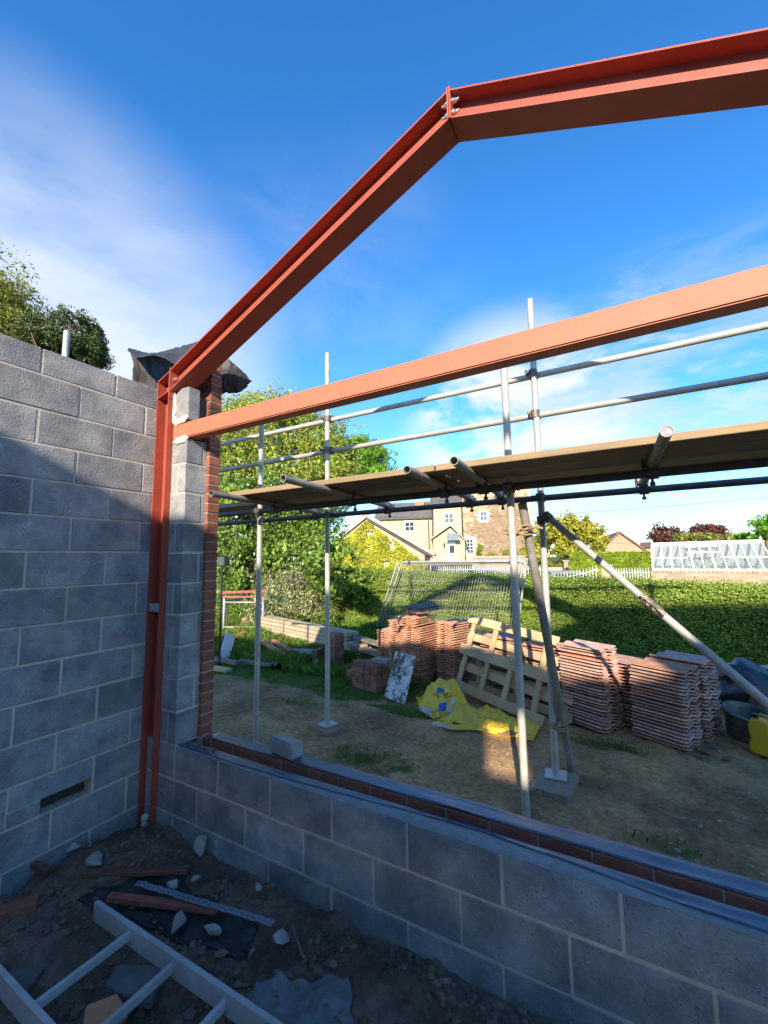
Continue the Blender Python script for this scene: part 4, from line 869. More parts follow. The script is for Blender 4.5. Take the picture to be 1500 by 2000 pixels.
s1 = sack('yellow_sack', 'large crumpled yellow plastic sack with blue print below the left of the pallets', [gp(812, 1360), (1.18, 2.86), (1.45, 2.82), (1.62, 2.55), (1.75, 2.35), gp(955, 1400), gp(900, 1412), gp(848, 1404), gp(822, 1388)],
    lambda x, y: .26*g2(x, y, (1.42, 2.60), (.22, .16)) + .16*g2(x, y, (1.15, 2.60), (.16, .14)), M['yellow'], 2.3)
s2 = sack('yellow_sack', 'flattened yellow plastic sack trodden out in front of the pallets, reaching the scaffold pole', [gp(848, 1410), (1.5, 2.5), (1.8, 2.62), (2.2, 2.45), gp(1065, 1400), gp(1040, 1445), gp(1010, 1440), gp(960, 1432), gp(930, 1425), gp(880, 1424)],
    lambda x, y: .10*g2(x, y, (1.62, 2.42), (.3, .18)) + .07*g2(x, y, (2.0, 2.42), (.3, .2)), M['yellow'], 7.7)
sub(s1)
from mathutils.bvhtree import BVHTree
def decal(parent, name, m, pts_px, lift=.004, n=10):
    """print on a sack: a small sheet of the outline given, pressed onto the skin along the vertical"""
    me = parent.data; bv = BVHTree.FromPolygons([v.co for v in me.vertices], [p.vertices for p in me.polygons]); rows = []
    a_, b_, c_, d_ = pts_px
    for i in range(n+1):
        r = []
        for j in range(n+1):
            s, t = i/n, j/n; u = (a_[0]*(1-s)+b_[0]*s)*(1-t)+(d_[0]*(1-s)+c_[0]*s)*t; v = (a_[1]*(1-s)+b_[1]*s)*(1-t)+(d_[1]*(1-s)+c_[1]*s)*t
            w = ray(u, v).normalized(); h = bv.ray_cast(CAM, w)
            r.append(h[0]+h[1]*lift*(1 if h[1].dot(w) < 0 else -1) if h[0] is not None else PZ(u, v, .2))
        rows.append(r)
    mb = MB().grid(rows); o = mb.build(name, m, parent, smooth=True); return o
decal(s1, 'blue_emblem', M['bluep'], ((855, 1342), (868, 1346), (866, 1354), (853, 1352)))
decal(s1, 'blue_emblem', M['bluep'], ((858, 1374), (873, 1371), (870, 1388), (856, 1392)))
decal(s1, 'silver_band', M['silverp'], ((884, 1362), (891, 1366), (878, 1396), (871, 1400)))
decal(s1, 'silver_band', M['silverp'], ((825, 1380), (847, 1391), (842, 1399), (821, 1388)))
def text_on(parent, s, m, u, v, size, rot, name='lettering'):
    cu = bpy.data.curves.new('t', 'FONT'); cu.body = s; cu.size = 1; cu.align_x = 'CENTER'; cu.resolution_u = 3
    tmp = bpy.data.objects.new('t', cu); COL.objects.link(tmp); dg = bpy.context.evaluated_depsgraph_get(); me = bpy.data.meshes.new_from_object(tmp.evaluated_get(dg)); bpy.data.objects.remove(tmp)
    bm = bmesh.new(); bm.from_mesh(me); bmesh.ops.triangulate(bm, faces=bm.faces); bmesh.ops.subdivide_edges(bm, edges=bm.edges, cuts=2)
    bv = BVHTree.FromPolygons([q.co for q in parent.data.vertices], [p.vertices for p in parent.data.polygons])
    for q in bm.verts:
        x, y = q.co.x*size, q.co.y*size; uu = u+x*math.cos(rot)+y*math.sin(rot); vv = v+x*math.sin(rot)-y*math.cos(rot)
        w = ray(uu, vv).normalized(); h = bv.ray_cast(CAM, w); q.co = h[0]+h[1]*.006*(1 if h[1].dot(w) < 0 else -1) if h[0] is not None else PZ(uu, vv, .2)
    bm.to_mesh(me); bm.free(); me.materials.clear(); me.materials.append(m); return link(name, me, parent)
text_on(s1, 'ED', M['inkp'], 876, 1362, 13, -.2); text_on(s1, 'UL', M['inkp'], 852, 1360, 11, .3)
hd = []
for i in range(25):
    t = i/24*math.pi*1.9; c = PZ(862, 1417, .13); hd.append(c+Vector((.09*math.cos(t), .028*math.sin(t), .006*math.sin(t*3))))
tag(MB().tube(hd, .006, 6).build('sack_handle', M['white'], None, smooth=True), 'pale webbing loop lying on the earth in front of the yellow sacks', 'strap')

# wire fence panels
def heras(name, label, fl_, fr_, tl, tr, seed):
    t = thing('fence_panel', label, 'fence panel', fl_, 'site fence panels before the hedge'); fl_, fr_, tl, tr = map(Vector, (fl_, fr_, tl, tr)); r = .02
    fr = MB()
    dv = (tr-tl).normalized(); dl = (fl_-tl).normalized(); drr = (fr_-tr).normalized(); k = .08
    cor = lambda p, a_, b_: [p+a_*k*(1-math.sin(x*math.pi/6))+b_*k*(1-math.cos(x*math.pi/6)) for x in range(4)]
    path = [fl_] + [tl+dl*k, tl+dl*k*.3+dv*k*.3, tl+dv*k] + [tr-dv*k, tr-dv*k*.3+drr*k*.3, tr+drr*k] + [fr_]
    fr.tube(path, r, 10); fr.build('tube_frame', M['galv'], t, smooth=True)
    lo = MB().tube([fl_.lerp(tl, .06), fr_.lerp(tr, .06)], r*.9, 8); lo.build('bottom_rail', M['galv'], t, smooth=True)
    wires = MB(); n = 50
    for i in range(1, n):
        s = i/n; a_ = (fl_.lerp(tl, .07)).lerp(fr_.lerp(tr, .07), s); b_ = tl.lerp(tr, s); wires.tube([a_, b_], .0020, 4, caps=False)
    for i in range(1, 7):
        h = .07+.93*i/7; wires.tube([fl_.lerp(tl, h), fr_.lerp(tr, h)], .0015, 4, caps=False)
    wires.build('wire_mesh', M['galv'], t, kind='stuff'); return t
f1 = heras('a', 'galvanised wire mesh fence panel leaning in front of the hedge, the nearer of the pair', (-1.60, 6.00, .22), (1.42, 5.66, .25), PY(777, 1097, 6.02), PY(1028, 1096, 5.72), 1)
f2 = heras('b', 'galvanised wire mesh fence panel close behind the nearer one, its posts showing just inside', (-1.53, 6.06, .24), (1.34, 5.72, .25), PY(784, 1101, 6.08), PY(1021, 1100, 5.78), 2)

# bucket
bk_ = thing('bucket', 'round black rubber builder\'s bucket stained with cement, right of the tile stacks', 'bucket', (3.93, 2.98, .1))
def lathe(prof, c, n=36, tilt=None, sx=1, sy=1):
    V, F = [], []
    for r_, z in prof:
        for k in range(n): V.append(Vector((r_*sx*math.cos(2*math.pi*k/n), r_*sy*math.sin(2*math.pi*k/n), z)))
    if tilt is not None: V = [tilt @ v for v in V]
    V = [v+Vector(c) for v in V]
    for i in range(len(prof)-1):
        for k in range(n): F.append((i*n+k, i*n+(k+1) % n, (i+1)*n+(k+1) % n, (i+1)*n+k))
    return MB().add(V, F)
tl_ = Matrix.Rotation(.10, 3, 'X') @ Matrix.Rotation(.12, 3, 'Y')
bucketm = mat('bucket_rubber', (.055, .058, .055), .75, var=.3, scale=12, col2=(.22, .23, .19), mix2=.75, scale2=7, bump=.3, bscale=40)
lathe([(.0, .0), (.13, 0), (.15, .02), (.182, .22), (.185, .235), (.197, .237), (.199, .247), (.190, .252), (.178, .245), (.172, .20), (.140, .03), (.0, .025)], (3.99, 2.98, .10), 40, tl_).build('body', bucketm, bk_, smooth=True)
hb = [tl_ @ Vector((.197*math.cos(t), .197*math.sin(t), .235-.0*abs(math.sin(t)))) + Vector((3.99, 2.98, .10)) for t in np.linspace(math.pi*1.05, math.pi*1.95, 14)]
MB().tube([p+Vector((0, 0, .004)) for p in hb], .006, 6).build('handle', M['galv'], bk_, smooth=True)
MB().prism([(-.0+3.91, 2.93, .22), (3.955, 2.90, .20), (3.975, 2.93, .23), (3.925, 2.96, .255)], (.01, .012, .03)).build('mortar_lump', M['concrete'], bk_, bevel=.005)
# jerrycan
jc = thing('jerrycan', 'yellow plastic jerrycan with a bite shaped grip at the right edge on bare earth', 'jerrycan', (4.0, 2.62, .1))
oc = Vector((3.93, 2.66, .105)); rj = Matrix.Rotation(-.42, 4, 'Z') @ Matrix.Rotation(.05, 4, 'Y')
prof = [(0, 0), (.155, 0), (.165, .02), (.160, .07), (.150, .105), (.165, .13), (.178, .165), (.165, .21), (.115, .27), (.060, .278), (.02, .27), (-.005, .24), (.0, .17), (.012, .12), (.0, .06)]
mbj = MB().prism([(x, 0, z) for x, z in prof], (0, .105, 0)); mbj.v = [tuple(oc + (rj @ Vector(v))) for v in mbj.v]; jb = mbj.build('body', M['canyellow'], jc, bevel=.014, seg=3); smooth_angle(jb, 60)
c0 = oc + rj @ Vector((.04, .05, .275)); MB().tube([c0, c0+Vector((0, 0, .03))], .02, 14).build('cap', M['black'], jc)
hp = [oc + rj @ Vector(q) for q in ((.05, .052, .285), (.07, .052, .312), (.11, .052, .306), (.135, .052, .262))]; MB().tube(hp, .011, 8).build('grip', M['canyellow'], jc, smooth=True)
# sacks, rubble at right
def lumpthing(name, label, cat, c, r, m, seed, amp=.3, sub_=4, group=None):
    bm = bmesh.new(); bmesh.ops.create_icosphere(bm, subdivisions=sub_, radius=1)
    for v in bm.verts:
        k = 1 + amp*noise.noise(v.co*1.6+Vector((seed, 0, 0))) + amp*.5*abs(noise.noise(v.co*4+Vector((seed, 2, 0)))) + amp*.15*noise.noise(v.co*11)
        v.co = Vector((v.co.x*r[0]*k, v.co.y*r[1]*k, max(v.co.z*r[2]*k, -r[2]*.55)))
    me = bpy.data.meshes.new(name); bm.to_mesh(me); bm.free(); me.materials.append(m); me.polygons.foreach_set('use_smooth', [True]*len(me.polygons))
    return tag(link(name, me, None, Matrix.Translation(c)), label, cat, group)
lumpthing('rubble_sack', 'shiny dark blue black plastic sack heaped behind the bucket', 'sack', (4.18, 3.72, .34), (.34, .26, .26), M['blacksack'], 1.2)
lumpthing('rubble_sack', 'black plastic sack drooping at the right edge behind the scaffold brace', 'sack', (4.85, 3.72, .36), (.36, .28, .24), M['blacksack'], 5.2)
lumpthing('rubble_sack', 'dusty dark sack slumped between the bucket and the yellow jerrycan', 'sack', (4.50, 3.2, .26), (.27, .20, .26), mat('dusty_sack', (.085, .075, .08), .6, var=.3, scale=9, bump=.4, bscale=20, bdist=.01), 8.8)
mgb = MB().box((-.11, -.10, -.09), (.11, .10, .09)).mesh('concrete_lump', M['old_brick'], bevel=.015, seg=2)
tag(link('concrete_lump', mgb, None, Matrix.Translation((4.24, 3.36, .36)) @ Matrix.Rotation(.5, 4, 'Z') @ Matrix.Rotation(.3, 4, 'X')), 'pinkish broken masonry lump behind the bucket rim', 'masonry')
for i, (x, y, s) in enumerate(((3.63, 2.50, .07), (3.74, 2.42, .05), (3.56, 2.36, .045), (3.7, 2.6, .06))):
    tag(link('stone', rock_mesh('stone', M['clod'], (s, s*.8, s*.5), 20+i), None, Matrix.Translation((x, y, .11)) @ Matrix.Rotation(i, 4, 'Z')), ['largest', 'middle', 'nearest', 'farthest'][i]+' earthy stone beside the foot of the rightmost tile stack', 'stone', 'stones beside the rightmost tile stack')
# grit and grass
P = []
for i in range(5200):
    x, y = rng.uniform(-1.6, 4.9), .30+rng.random()**1.6*2.6
    if turf(x, y) > .5: continue
    if fbm(x*1.4, y*1.4, 4) < -.08+.25*rng.random(): continue
    P.append((x, y))
def scatter(name, pts, zf, m, smin, smax, label, fl=.55):
    ico = [(0, 0, 1), (.89, 0, .45), (.28, .85, .45), (-.72, .53, .45), (-.72, -.53, .45), (.28, -.85, .45), (.72, .53, -.45), (-.28, .85, -.45), (-.89, 0, -.45), (-.28, -.85, -.45), (.72, -.53, -.45), (0, 0, -1)]
    F0 = [(0, 1, 2), (0, 2, 3), (0, 3, 4), (0, 4, 5), (0, 5, 1), (1, 6, 2), (2, 7, 3), (3, 8, 4), (4, 9, 5), (5, 10, 1), (6, 7, 2), (7, 8, 3), (8, 9, 4), (9, 10, 5), (10, 6, 1), (11, 7, 6), (11, 8, 7), (11, 9, 8), (11, 10, 9), (11, 6, 10)]
    V, F = [], []
    for x, y in pts:
        s = smin+(smax-smin)*rng.random()**4; k = len(V); a_ = rng.random()*6.3; ca, sa = math.cos(a_), math.sin(a_); sx, sy, sz = s*rng.uniform(.7, 1.3), s*rng.uniform(.7, 1.2), s*fl*rng.uniform(.7, 1.2); z = zf(x, y)
        for p in ico:
            q = 1+rng.uniform(-.22, .22); X, Y = p[0]*sx*q, p[1]*sy*q; V.append((x+X*ca-Y*sa, y+X*sa+Y*ca, z+p[2]*sz*q+sz*.3))
        F += [tuple(k+i for i in f) for f in F0]
    me = bpy.data.meshes.new(name); me.from_pydata(V, [], F); me.materials.append(m); me.update(); return tag(link(name, me), label, None, None, 'stuff')
scatter('grit', P, gz, M['grit'], .003, .018, 'loose grit and small stones on the trodden earth')
P = [(rng.uniform(0, 3.3), rng.uniform(-1.5, -.01)) for _ in range(11000)]; P = [p for p in P if fbm(p[0]*2, p[1]*2, 8) > -.12+.3*rng.random()]
scatter('soil_clods', P, pit_z, M['clod'], .002, .024, 'loose clods of dug soil', .75)
def blades(name, pts, hmin, hmax, m, zf, label, w=.004):
    n = len(pts); P_ = np.array([(x, y, zf(x, y)) for x, y in pts]); a_ = nrng.random(n)*6.283; h = (hmin+(hmax-hmin)*nrng.random(n)**1.5)
    e = np.stack([np.cos(a_), np.sin(a_), np.zeros(n)], 1)*w*(.6+nrng.random((n, 1)))*(1+h[:, None]*3); lean = nrng.normal(size=(n, 3))*h[:, None]*.38; lean[:, 2] = 0
    tip = P_+lean; tip[:, 2] += h; mid = P_+lean*.35; mid[:, 2] += h*.6
    V = np.stack([P_-e*.5, P_+e*.5, mid+e*.4, tip], 1); return tag(link(name, quads_mesh(name, V, m)), label, None, None, 'stuff')
G = []
while len(G) < 95000:
    y = 1.0+5.6*rng.random()**1.2; x = rng.uniform(-7.5 if y > 3 else -3.2, 3.4)
    if x > 1.2 and y > 3: continue
    t = turf(x, y); cl = .5+.9*fbm(x*2.2, y*2.2, 6)
    if rng.random() < (t**1.5)*max(0, cl): G.append((x, y))
near = [g for g in G if g[1] < 2.9]; far = [g for g in G if g[1] >= 2.9]
blades('grass', near, .015, .05, M['grass'], gz, 'short worn grass on the edge of the bare yard'); blades('grass', far, .04, .17, M['grass'], gz, 'longer grass around the stored bricks and timber', .007)
# nettles and ground plants near the trestle and hedge foot
wp = [(rng.uniform(-6.5, -2.6), rng.uniform(5.6, 6.6)) for _ in range(5200)]
Pw = np.array([(x, y, gz(x, y)+rng.random()**1.3*(.30 if x > -4 else .42)) for x, y in wp]); tag(link('ground_cover', quads_mesh('ground_cover', leaf_quads(Pw, .075, .6, up=(0, 0, .3)), M['leafA'])), 'leafy weeds growing along the foot of the shrubs', None, None, 'stuff')

# ------------------------------------------------------------------ inside, on the dug soil
lf = thing('timber_ladder', 'pale edged timber ladder frame lying on the dug soil in the near left corner', 'ladder frame', (.75, -.68, 0))
tz = .045
MB().beam((.728, -.676, tz-.045), (2.75, -.655, tz-.030), .022, .085).build('side_rail', M['whitewood'], lf, bevel=.002)
MB().beam((.62, -1.06, tz-.045), (2.75, -1.06, tz-.040), .022, .085).build('side_rail', M['whitewood'], lf, bevel=.002)
for x in (1.025, 1.345, 1.665, 1.985, 2.305): MB().beam((x+.004, -.672, tz-.040), (x, -1.045, tz-.040), .018, .038).build('rung', M['whitewood'], lf, bevel=.002)
# perforated strap
sp = MB(); a_, b_ = PZ(268, 1724, -.015), PZ(534, 1803, -.02); d_ = (b_-a_); L_ = d_.length; d_.normalize(); w_ = Vector((-d_.y, d_.x, 0))
nh = 26; pw = .034
for i in range(nh):
    s0, s1 = L_*i/nh, L_*(i+1)/nh; c0_, c1_ = s0+(s1-s0)*.38, s0+(s1-s0)*.66
    for q0, q1, t0, t1 in ((s0, s1, -.5, -.15), (s0, s1, .15, .5), (s0, c0_, -.15, .15), (c1_, s1, -.15, .15)):
        sp.add([a_+d_*q0+w_*pw*t0, a_+d_*q1+w_*pw*t0, a_+d_*q1+w_*pw*t1, a_+d_*q0+w_*pw*t1], [(0, 1, 2, 3)])
spo = sp.build('perforated_strap', M['leadgrey'], None); sd_ = spo.modifiers.new('t', 'SOLIDIFY'); sd_.thickness = .003; tag(spo, 'long perforated grey metal strap lying across the brown planks', 'metal strap')
def debris(name, label, cat, pa, pb, w, h, m, z=-.06, z2=None, grp=None):
    p, q = PZ(*pa, z), PZ(*pb, z if z2 is None else z2); return tag(MB().beam(p, q, w, h).build(name, m, None, bevel=.003), label, cat, grp)
debris('wood_offcut', 'dark brown timber offcut behind the metal strap, beside the big pale stone', 'plank', (165, 1706), (368, 1699), .045, .025, M['brownwood'], -.05)
debris('wood_offcut', 'reddish brown timber offcut lying under the metal strap', 'plank', (212, 1752), (425, 1776), .04, .03, M['redwood'], -.05)
debris('wood_offcut', 'rotten orange brown timber lump at the left edge by the block wall', 'plank', (-60, 1808), (74, 1762), .08, .05, M['redwood'], -.04)
debris('wood_offcut', 'dark stick leaning on the left wall at the picture edge', 'stick', (-60, 1625), (95, 1702), .035, .03, M['brownwood'], .05, -.05)
debris('steel_rod', 'short bent steel bar stuck in the soil near the low wall', 'rod', (570, 1808), (594, 1872), .012, .012, M['fitting'], -.02, -.06)
for i, (u, v, s, sd, lb, m) in enumerate(((185, 1684, (.055, .040, .035), 31, 'large pale broken stone near the left wall', M['stone']), (390, 1655, (.045, .035, .05), 32, 'smooth pale grey stone at the foot of the low wall', M['stone']), (347, 1806, (.034, .042, .028), 33, 'pale stone just above the timber ladder', M['stone']), (417, 1820, (.016, .045, .022), 34, 'thin upright shard of stone beside the black felt', M['stone']),
    (548, 1836, (.034, .034, .022), 35, 'flat cream stone near the bent steel bar', M['stone']), (283, 1600, (.022, .03, .02), 36, 'pale pebble in the corner below the red column', M['stone']), (281, 1613, (.018, .018, .014), 37, 'smaller pale pebble just below another in the corner', M['stone']), (145, 1655, (.03, .024, .018), 38, 'flat pale stone against the left wall', M['stone']),
    (178, 1650, (.014, .012, .01), 39, 'tiny white stone between the left wall and the large pale stone', M['stone']), (382, 1717, (.02, .017, .013), 40, 'small whitish stone above the metal strap', M['stone']), (340, 1728, (.03, .02, .018), 41, 'brown stone touching the metal strap', M['stone']), (505, 1732, (.014, .022, .014), 42, 'small buff stone near the low wall', M['stone']), (430, 1868, (.02, .03, .014), 43, 'dull stone between felt and ladder', M['clod']))):
    c = PZ(u, v, -.055); tag(link('stone', rock_mesh('stone', m, tuple(q*1.5 for q in s), sd), None, Matrix.Translation(c+Vector((0, 0, s[2]*.35))) @ Matrix.Rotation(sd*.7, 4, 'Z')), lb, 'stone')
# slabs and felt
def flat(name, label, cat, poly, z, t, m, amp=.004, parent=None):
    pts = [PZ(u, v, z) for u, v in poly]; o = MB().prism(pts, (0, 0, t)).build(name, m, None, bevel=.004); return tag(o, label, cat)
flat('stone_slab', 'dark flat slab seen between the ladder rungs', 'slab', ((202, 1938), (232, 1896), (327, 1900), (296, 1972), (272, 1972)), -.065, .03, M['slate'])
flat('stone_slab', 'thin grey slab partly under the left end of the ladder', 'slab', ((-10, 1940), (20, 1900), (90, 1893), (50, 1945)), -.07, .02, M['slate'])
flat('brick_piece', 'broken orange red tile piece beneath the ladder at the bottom edge', 'tile piece', ((165, 1985), (170, 1978), (228, 1955), (250, 1990), (200, 2030), (160, 2030)), -.05, .03, M['terracotta'])
def cloth(name, label, cat, cs, m, z=-.05, n=26, amp=.02, th=.003):
    a_, b_, c_, d_ = [PZ(u, v, z) for u, v in cs]; rows = []
    for i in range(n+1):
        r_ = []
        for j in range(n+1):
            s, t = i/n, j/n; p = (a_*(1-s)+b_*s)*(1-t)+(d_*(1-s)+c_*s)*t; e = min(s, 1-s, t, 1-t)
            p = p+Vector((nz3(s*6, t*6, 1)*.02, nz3(s*6, t*6, 4)*.02, 0)); p.z = max(pit_z(p.x, p.y), -.11)+.012+amp*abs(nz3(p.x*6, p.y*6, 3))+.5*amp*nz3(p.x*15, p.y*15)*(.3+e); r_.append(p)
        rows.append(r_)
    o = MB().grid(rows).build(name, m, None, smooth=True); s_ = o.modifiers.new('t', 'SOLIDIFY'); s_.thickness = th; return tag(o, label, cat)
cloth('felt_scrap', 'scrap of black roofing felt under the planks and metal strap', 'felt', ((150, 1760), (310, 1690), (505, 1800), (470, 1865)), M['felt'], -.06, 30, .03)
cloth('felt_scrap', 'grey weathered sheet lying right of the ladder at the bottom edge', 'felt', ((500, 1905), (682, 1893), (700, 2070), (430, 2060)), mat('grey_sheet', (.20, .185, .17), .8, var=.25, scale=20, col2=(.13, .12, .115), mix2=.6, scale2=6, bump=.5, bscale=70, bdist=.003), -.05, 26, .018)
# ------------------------------------------------------------------ clipped hedge
def hy(x): return 5.70 - .1015*(x-4.19)
def htop(x): return 1.30 - .030*(x-2.0) + .02*nz3(x*1.5, 1)
hd_ = thing('hedge', 'long clipped dark green conifer hedge across the back of the yard', 'hedge', (2, 6, .2))
cb = MB(); hx0, hx1 = -3.9, 9.0
cb.prism([(hx0, hy(hx0)+.09, -.2), (hx1, hy(hx1)+.09, -.2), (hx1, hy(hx1)+.95, -.2), (hx0, hy(hx0)+.95, -.2)], (0, 0, 0)) if False else None
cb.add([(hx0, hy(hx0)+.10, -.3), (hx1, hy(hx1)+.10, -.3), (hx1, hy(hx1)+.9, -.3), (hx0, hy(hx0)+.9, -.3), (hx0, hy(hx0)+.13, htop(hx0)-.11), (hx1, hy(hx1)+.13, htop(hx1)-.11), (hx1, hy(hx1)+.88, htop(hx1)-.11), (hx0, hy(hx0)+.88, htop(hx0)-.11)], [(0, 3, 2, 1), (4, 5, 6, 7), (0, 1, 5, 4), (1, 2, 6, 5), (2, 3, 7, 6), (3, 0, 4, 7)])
cb.build('branches', M['hedgecore'], hd_)  # solid dark core box behind the leaves, in place of branches
def hedge_leaves(n, x0, x1):
    x = x0+(x1-x0)*nrng.random(n); s = nrng.random(n); P = np.zeros((n, 3)); O = np.zeros((n, 3)); H = np.array([htop(a) for a in x]); Yf = np.array([hy(a) for a in x])
    front = s < .66; bump = np.array([.05*nz3(a*3.1, b*3.1, 2)+.03*nz3(a*8, b*8, 5) for a, b in zip(x, s*2)])
    z = np.where(front, .0+(s/.66)*(H+.02), H); y = np.where(front, Yf+.03+bump, Yf+.03+(s-.66)/.34*.9); z = z+np.where(front, 0, bump*.7)+nrng.normal(size=n)*.012
    edge = front & (z > H-.08); y = y+np.where(edge, .05*((z-H+.08)/.08)**2, 0); dep = nrng.random(n)**2*.07; y = y+np.where(front, dep, 0); z = z-np.where(front, 0, dep); z = z+np.where(front & (s < .6), 0, .10*nrng.random(n)**9); y = y-np.where(front, .09*nrng.random(n)**9, 0)
    P = np.stack([x, y, z], 1); O = np.where(front[:, None], np.array([0, -1, .25]), np.array([0, -.1, 1.0])); return P, O
P_, O_ = hedge_leaves(210000, -3.9, 7.5)
dirv = np.stack([nrng.normal(size=len(P_))*1.2, -.4+nrng.normal(size=len(P_))*.35, -.35+nrng.normal(size=len(P_))*.4], 1)
link('foliage', quads_mesh('foliage', leaf_quads(P_, .042, .34, up=dirv*1.3, out=O_, tilt=.5), M['hedgeleaf']), hd_)

# ------------------------------------------------------------------ shrubs and trees
def B(u, v, D, rx, ry=None, rz=None):
    c = PD(u, v, D); k = D/818.; return (tuple(c), (rx*k, (ry or rx)*k, (rz or rx)*k))
vb = [B(560, 1180, 10.5, 55), B(520, 1200, 10.5, 40), B(610, 1195, 10.4, 48, 45, 42), B(650, 1215, 10.3, 36, 36, 30), B(585, 1150, 10.7, 42), B(680, 1222, 10.4, 25, 25, 20), B(540, 1150, 10.8, 34)]
make_tree('variegated_shrub', 'cream and green variegated bush between the trestle and the hedge', 'shrub', (PD(580, 1230, 10.7).x, PD(580, 1230, 10.7).y, .15), 1.0, vb, M['leafV'], 15000, .045, .03, shell=.55, gap=.12, branches=8, trunk_name='stem', crown_name='foliage')
def shell_tree(*a, **k): return make_tree(*a, **k)
sb = [B(450, 1100, 11.8, 55), B(470, 1040, 12.0, 62), B(545, 1030, 12.0, 65), B(610, 1040, 12.0, 58), B(560, 1095, 11.6, 58), B(640, 1095, 9.7, 55), B(655, 1140, 9.7, 40, 38, 34), B(690, 1160, 9.7, 28, 28, 26), B(500, 1120, 11.6, 40), B(620, 1000, 12.2, 55), B(520, 985, 12.2, 60), B(450, 985, 12.2, 60), B(668, 1095, 9.7, 24), B(700, 1135, 9.7, 26), B(590, 1130, 11.4, 36)]
st_ = make_tree('flowering_shrub', 'large leafy green shrub dotted with white blossom, filling the left of the opening', 'shrub', (PD(480, 1215, 11.9).x, PD(480, 1215, 11.9).y, .2), 2.4, sb, M['leafA'], 34000, .095, .09, shell=.4, gap=.2, gscale=2.6, branches=15, asp=.62)
Pb, db = blob_points(sb, 170, .95, .3, 2); 
link('blossom', quads_mesh('blossom', leaf_quads(Pb+db*.05, .08, .95, out=db), M['blossom']), st_)
tb_ = [B(460, 880, 25.0, 75), B(540, 850, 25.5, 80), B(610, 860, 25.5, 72), B(500, 800, 26.0, 50, 50, 34), B(560, 805, 26.0, 48, 48, 34), B(640, 905, 25.0, 60), B(520, 940, 24.5, 75), B(440, 940, 24.5, 60), B(610, 950, 24.5, 62), B(450, 815, 26.0, 45, 45, 36), B(650, 860, 26.0, 34), B(665, 930, 25.0, 40), B(380, 900, 25.0, 70), B(400, 840, 25.5, 60)]
make_tree('lime_tree', 'tall pale green tree behind the scaffold rails, next to the brick column', 'tree', (PD(540, 1100, 25.5).x, PD(540, 1100, 25.5).y, 0), 10, tb_, M['leafB'], 62000, .165, .32, shell=.3, gap=.24, gscale=1.7, branches=14)
tc_ = [B(700, 900, 28.0, 42), B(735, 895, 28.0, 34, 34, 28), B(690, 930, 28.0, 50), B(745, 930, 28.0, 32, 32, 24), B(655, 900, 28.0, 44), B(765, 905, 28.0, 15, 15, 10), B(700, 868, 28.0, 26, 26, 18), B(660, 960, 28.0, 34), B(760, 935, 28.0, 20, 20, 14), B(600, 990, 27.0, 50)]
make_tree('round_tree', 'bright green tree beyond the walkway, right of the tall pale one', 'tree', (PD(610, 1095, 28).x, PD(610, 1095, 28).y, 0), 7, tc_, M['leafC'], 34000, .18, .2, shell=.35, gap=.26, gscale=1.6, branches=11)
# trees above the left wall
to_ = [B(-10, 575, 15, 46, 46, 34), B(-50, 610, 15, 80), B(22, 622, 15, 38, 38, 28), B(40, 655, 15, 40, 40, 26), B(0, 660, 15, 60), B(85, 685, 15.5, 34, 34, 24), B(-30, 545, 15, 30, 30, 22)]
make_tree('yellow_green_tree', 'feathery yellow green tree rising above the left wall at the picture edge', 'tree', (PD(-20, 1100, 15).x, PD(-20, 1100, 15).y, 0), 9, to_, M['leafO'], 20000, .12, .25, shell=.15, gap=.36, gscale=2.6, branches=7, asp=.35)
tn_ = [B(105, 640, 13, 32, 32, 22), B(140, 628, 13, 24, 24, 18), B(165, 645, 13, 24, 24, 18), B(182, 668, 13, 18, 18, 14), B(120, 675, 13, 42, 42, 24), B(158, 690, 13, 36, 36, 18), B(185, 705, 13, 22, 22, 12), B(80, 660, 13, 30), B(190, 650, 13, 10, 10, 8), B(195, 684, 13, 11, 11, 8)]
make_tree('pine_tree', 'dark green pine with clumped needles showing above the left wall', 'tree', (PD(120, 1100, 13).x, PD(120, 1100, 13).y, 0), 8, tn_, M['leafN'], 17000, .10, .2, shell=.3, gap=.42, gscale=3.6, branches=10, asp=.28)

# ------------------------------------------------------------------ buildings beyond the hedge
class Frame:
    def __init__(s, u0, D, rot=0):
        s.p0 = PD(u0, 1090, D); n = Vector((s.p0.x-CAM.x, s.p0.y-CAM.y, 0)).normalized(); n.rotate(Matrix.Rotation(rot, 3, 'Z')); s.n = n; s.s = Vector((n.y, -n.x, 0)); s.p0.z = 0
    def W(s, a, d, z): return s.p0 + s.s*a + s.n*d + Vector((0, 0, z))
    def px(s, u, v, d=0):
        w = ray(u, v); o = s.p0+s.n*d; t = (o-CAM).dot(s.n)/w.dot(s.n); p = CAM+w*t; return (p-s.p0).dot(s.s), p.z
    def pt(s, u, v, d=0): a, z = s.px(u, v, d); return s.W(a, d, z)
    def box(s, mb, a0, a1, d0, d1, z0, z1):
        return mb.add([s.W(a, d, z) for z in (z0, z1) for a, d in ((a0, d0), (a1, d0), (a1, d1), (a0, d1))], [(0, 3, 2, 1), (4, 5, 6, 7), (0, 1, 5, 4), (1, 2, 6, 5), (2, 3, 7, 6), (3, 0, 4, 7)])
    def pbox(s, mb, u0, v0, u1, v1, d0, d1):
        a0, z1 = s.px(u0, v0); a1, z0 = s.px(u1, v1); return s.box(mb, a0, a1, d0, d1, z0, z1)
    def prism(s, mb, pxs, d0, d1): return mb.prism([s.pt(u, v, 0)+s.n*d0 for u, v in pxs], s.n*(d1-d0))
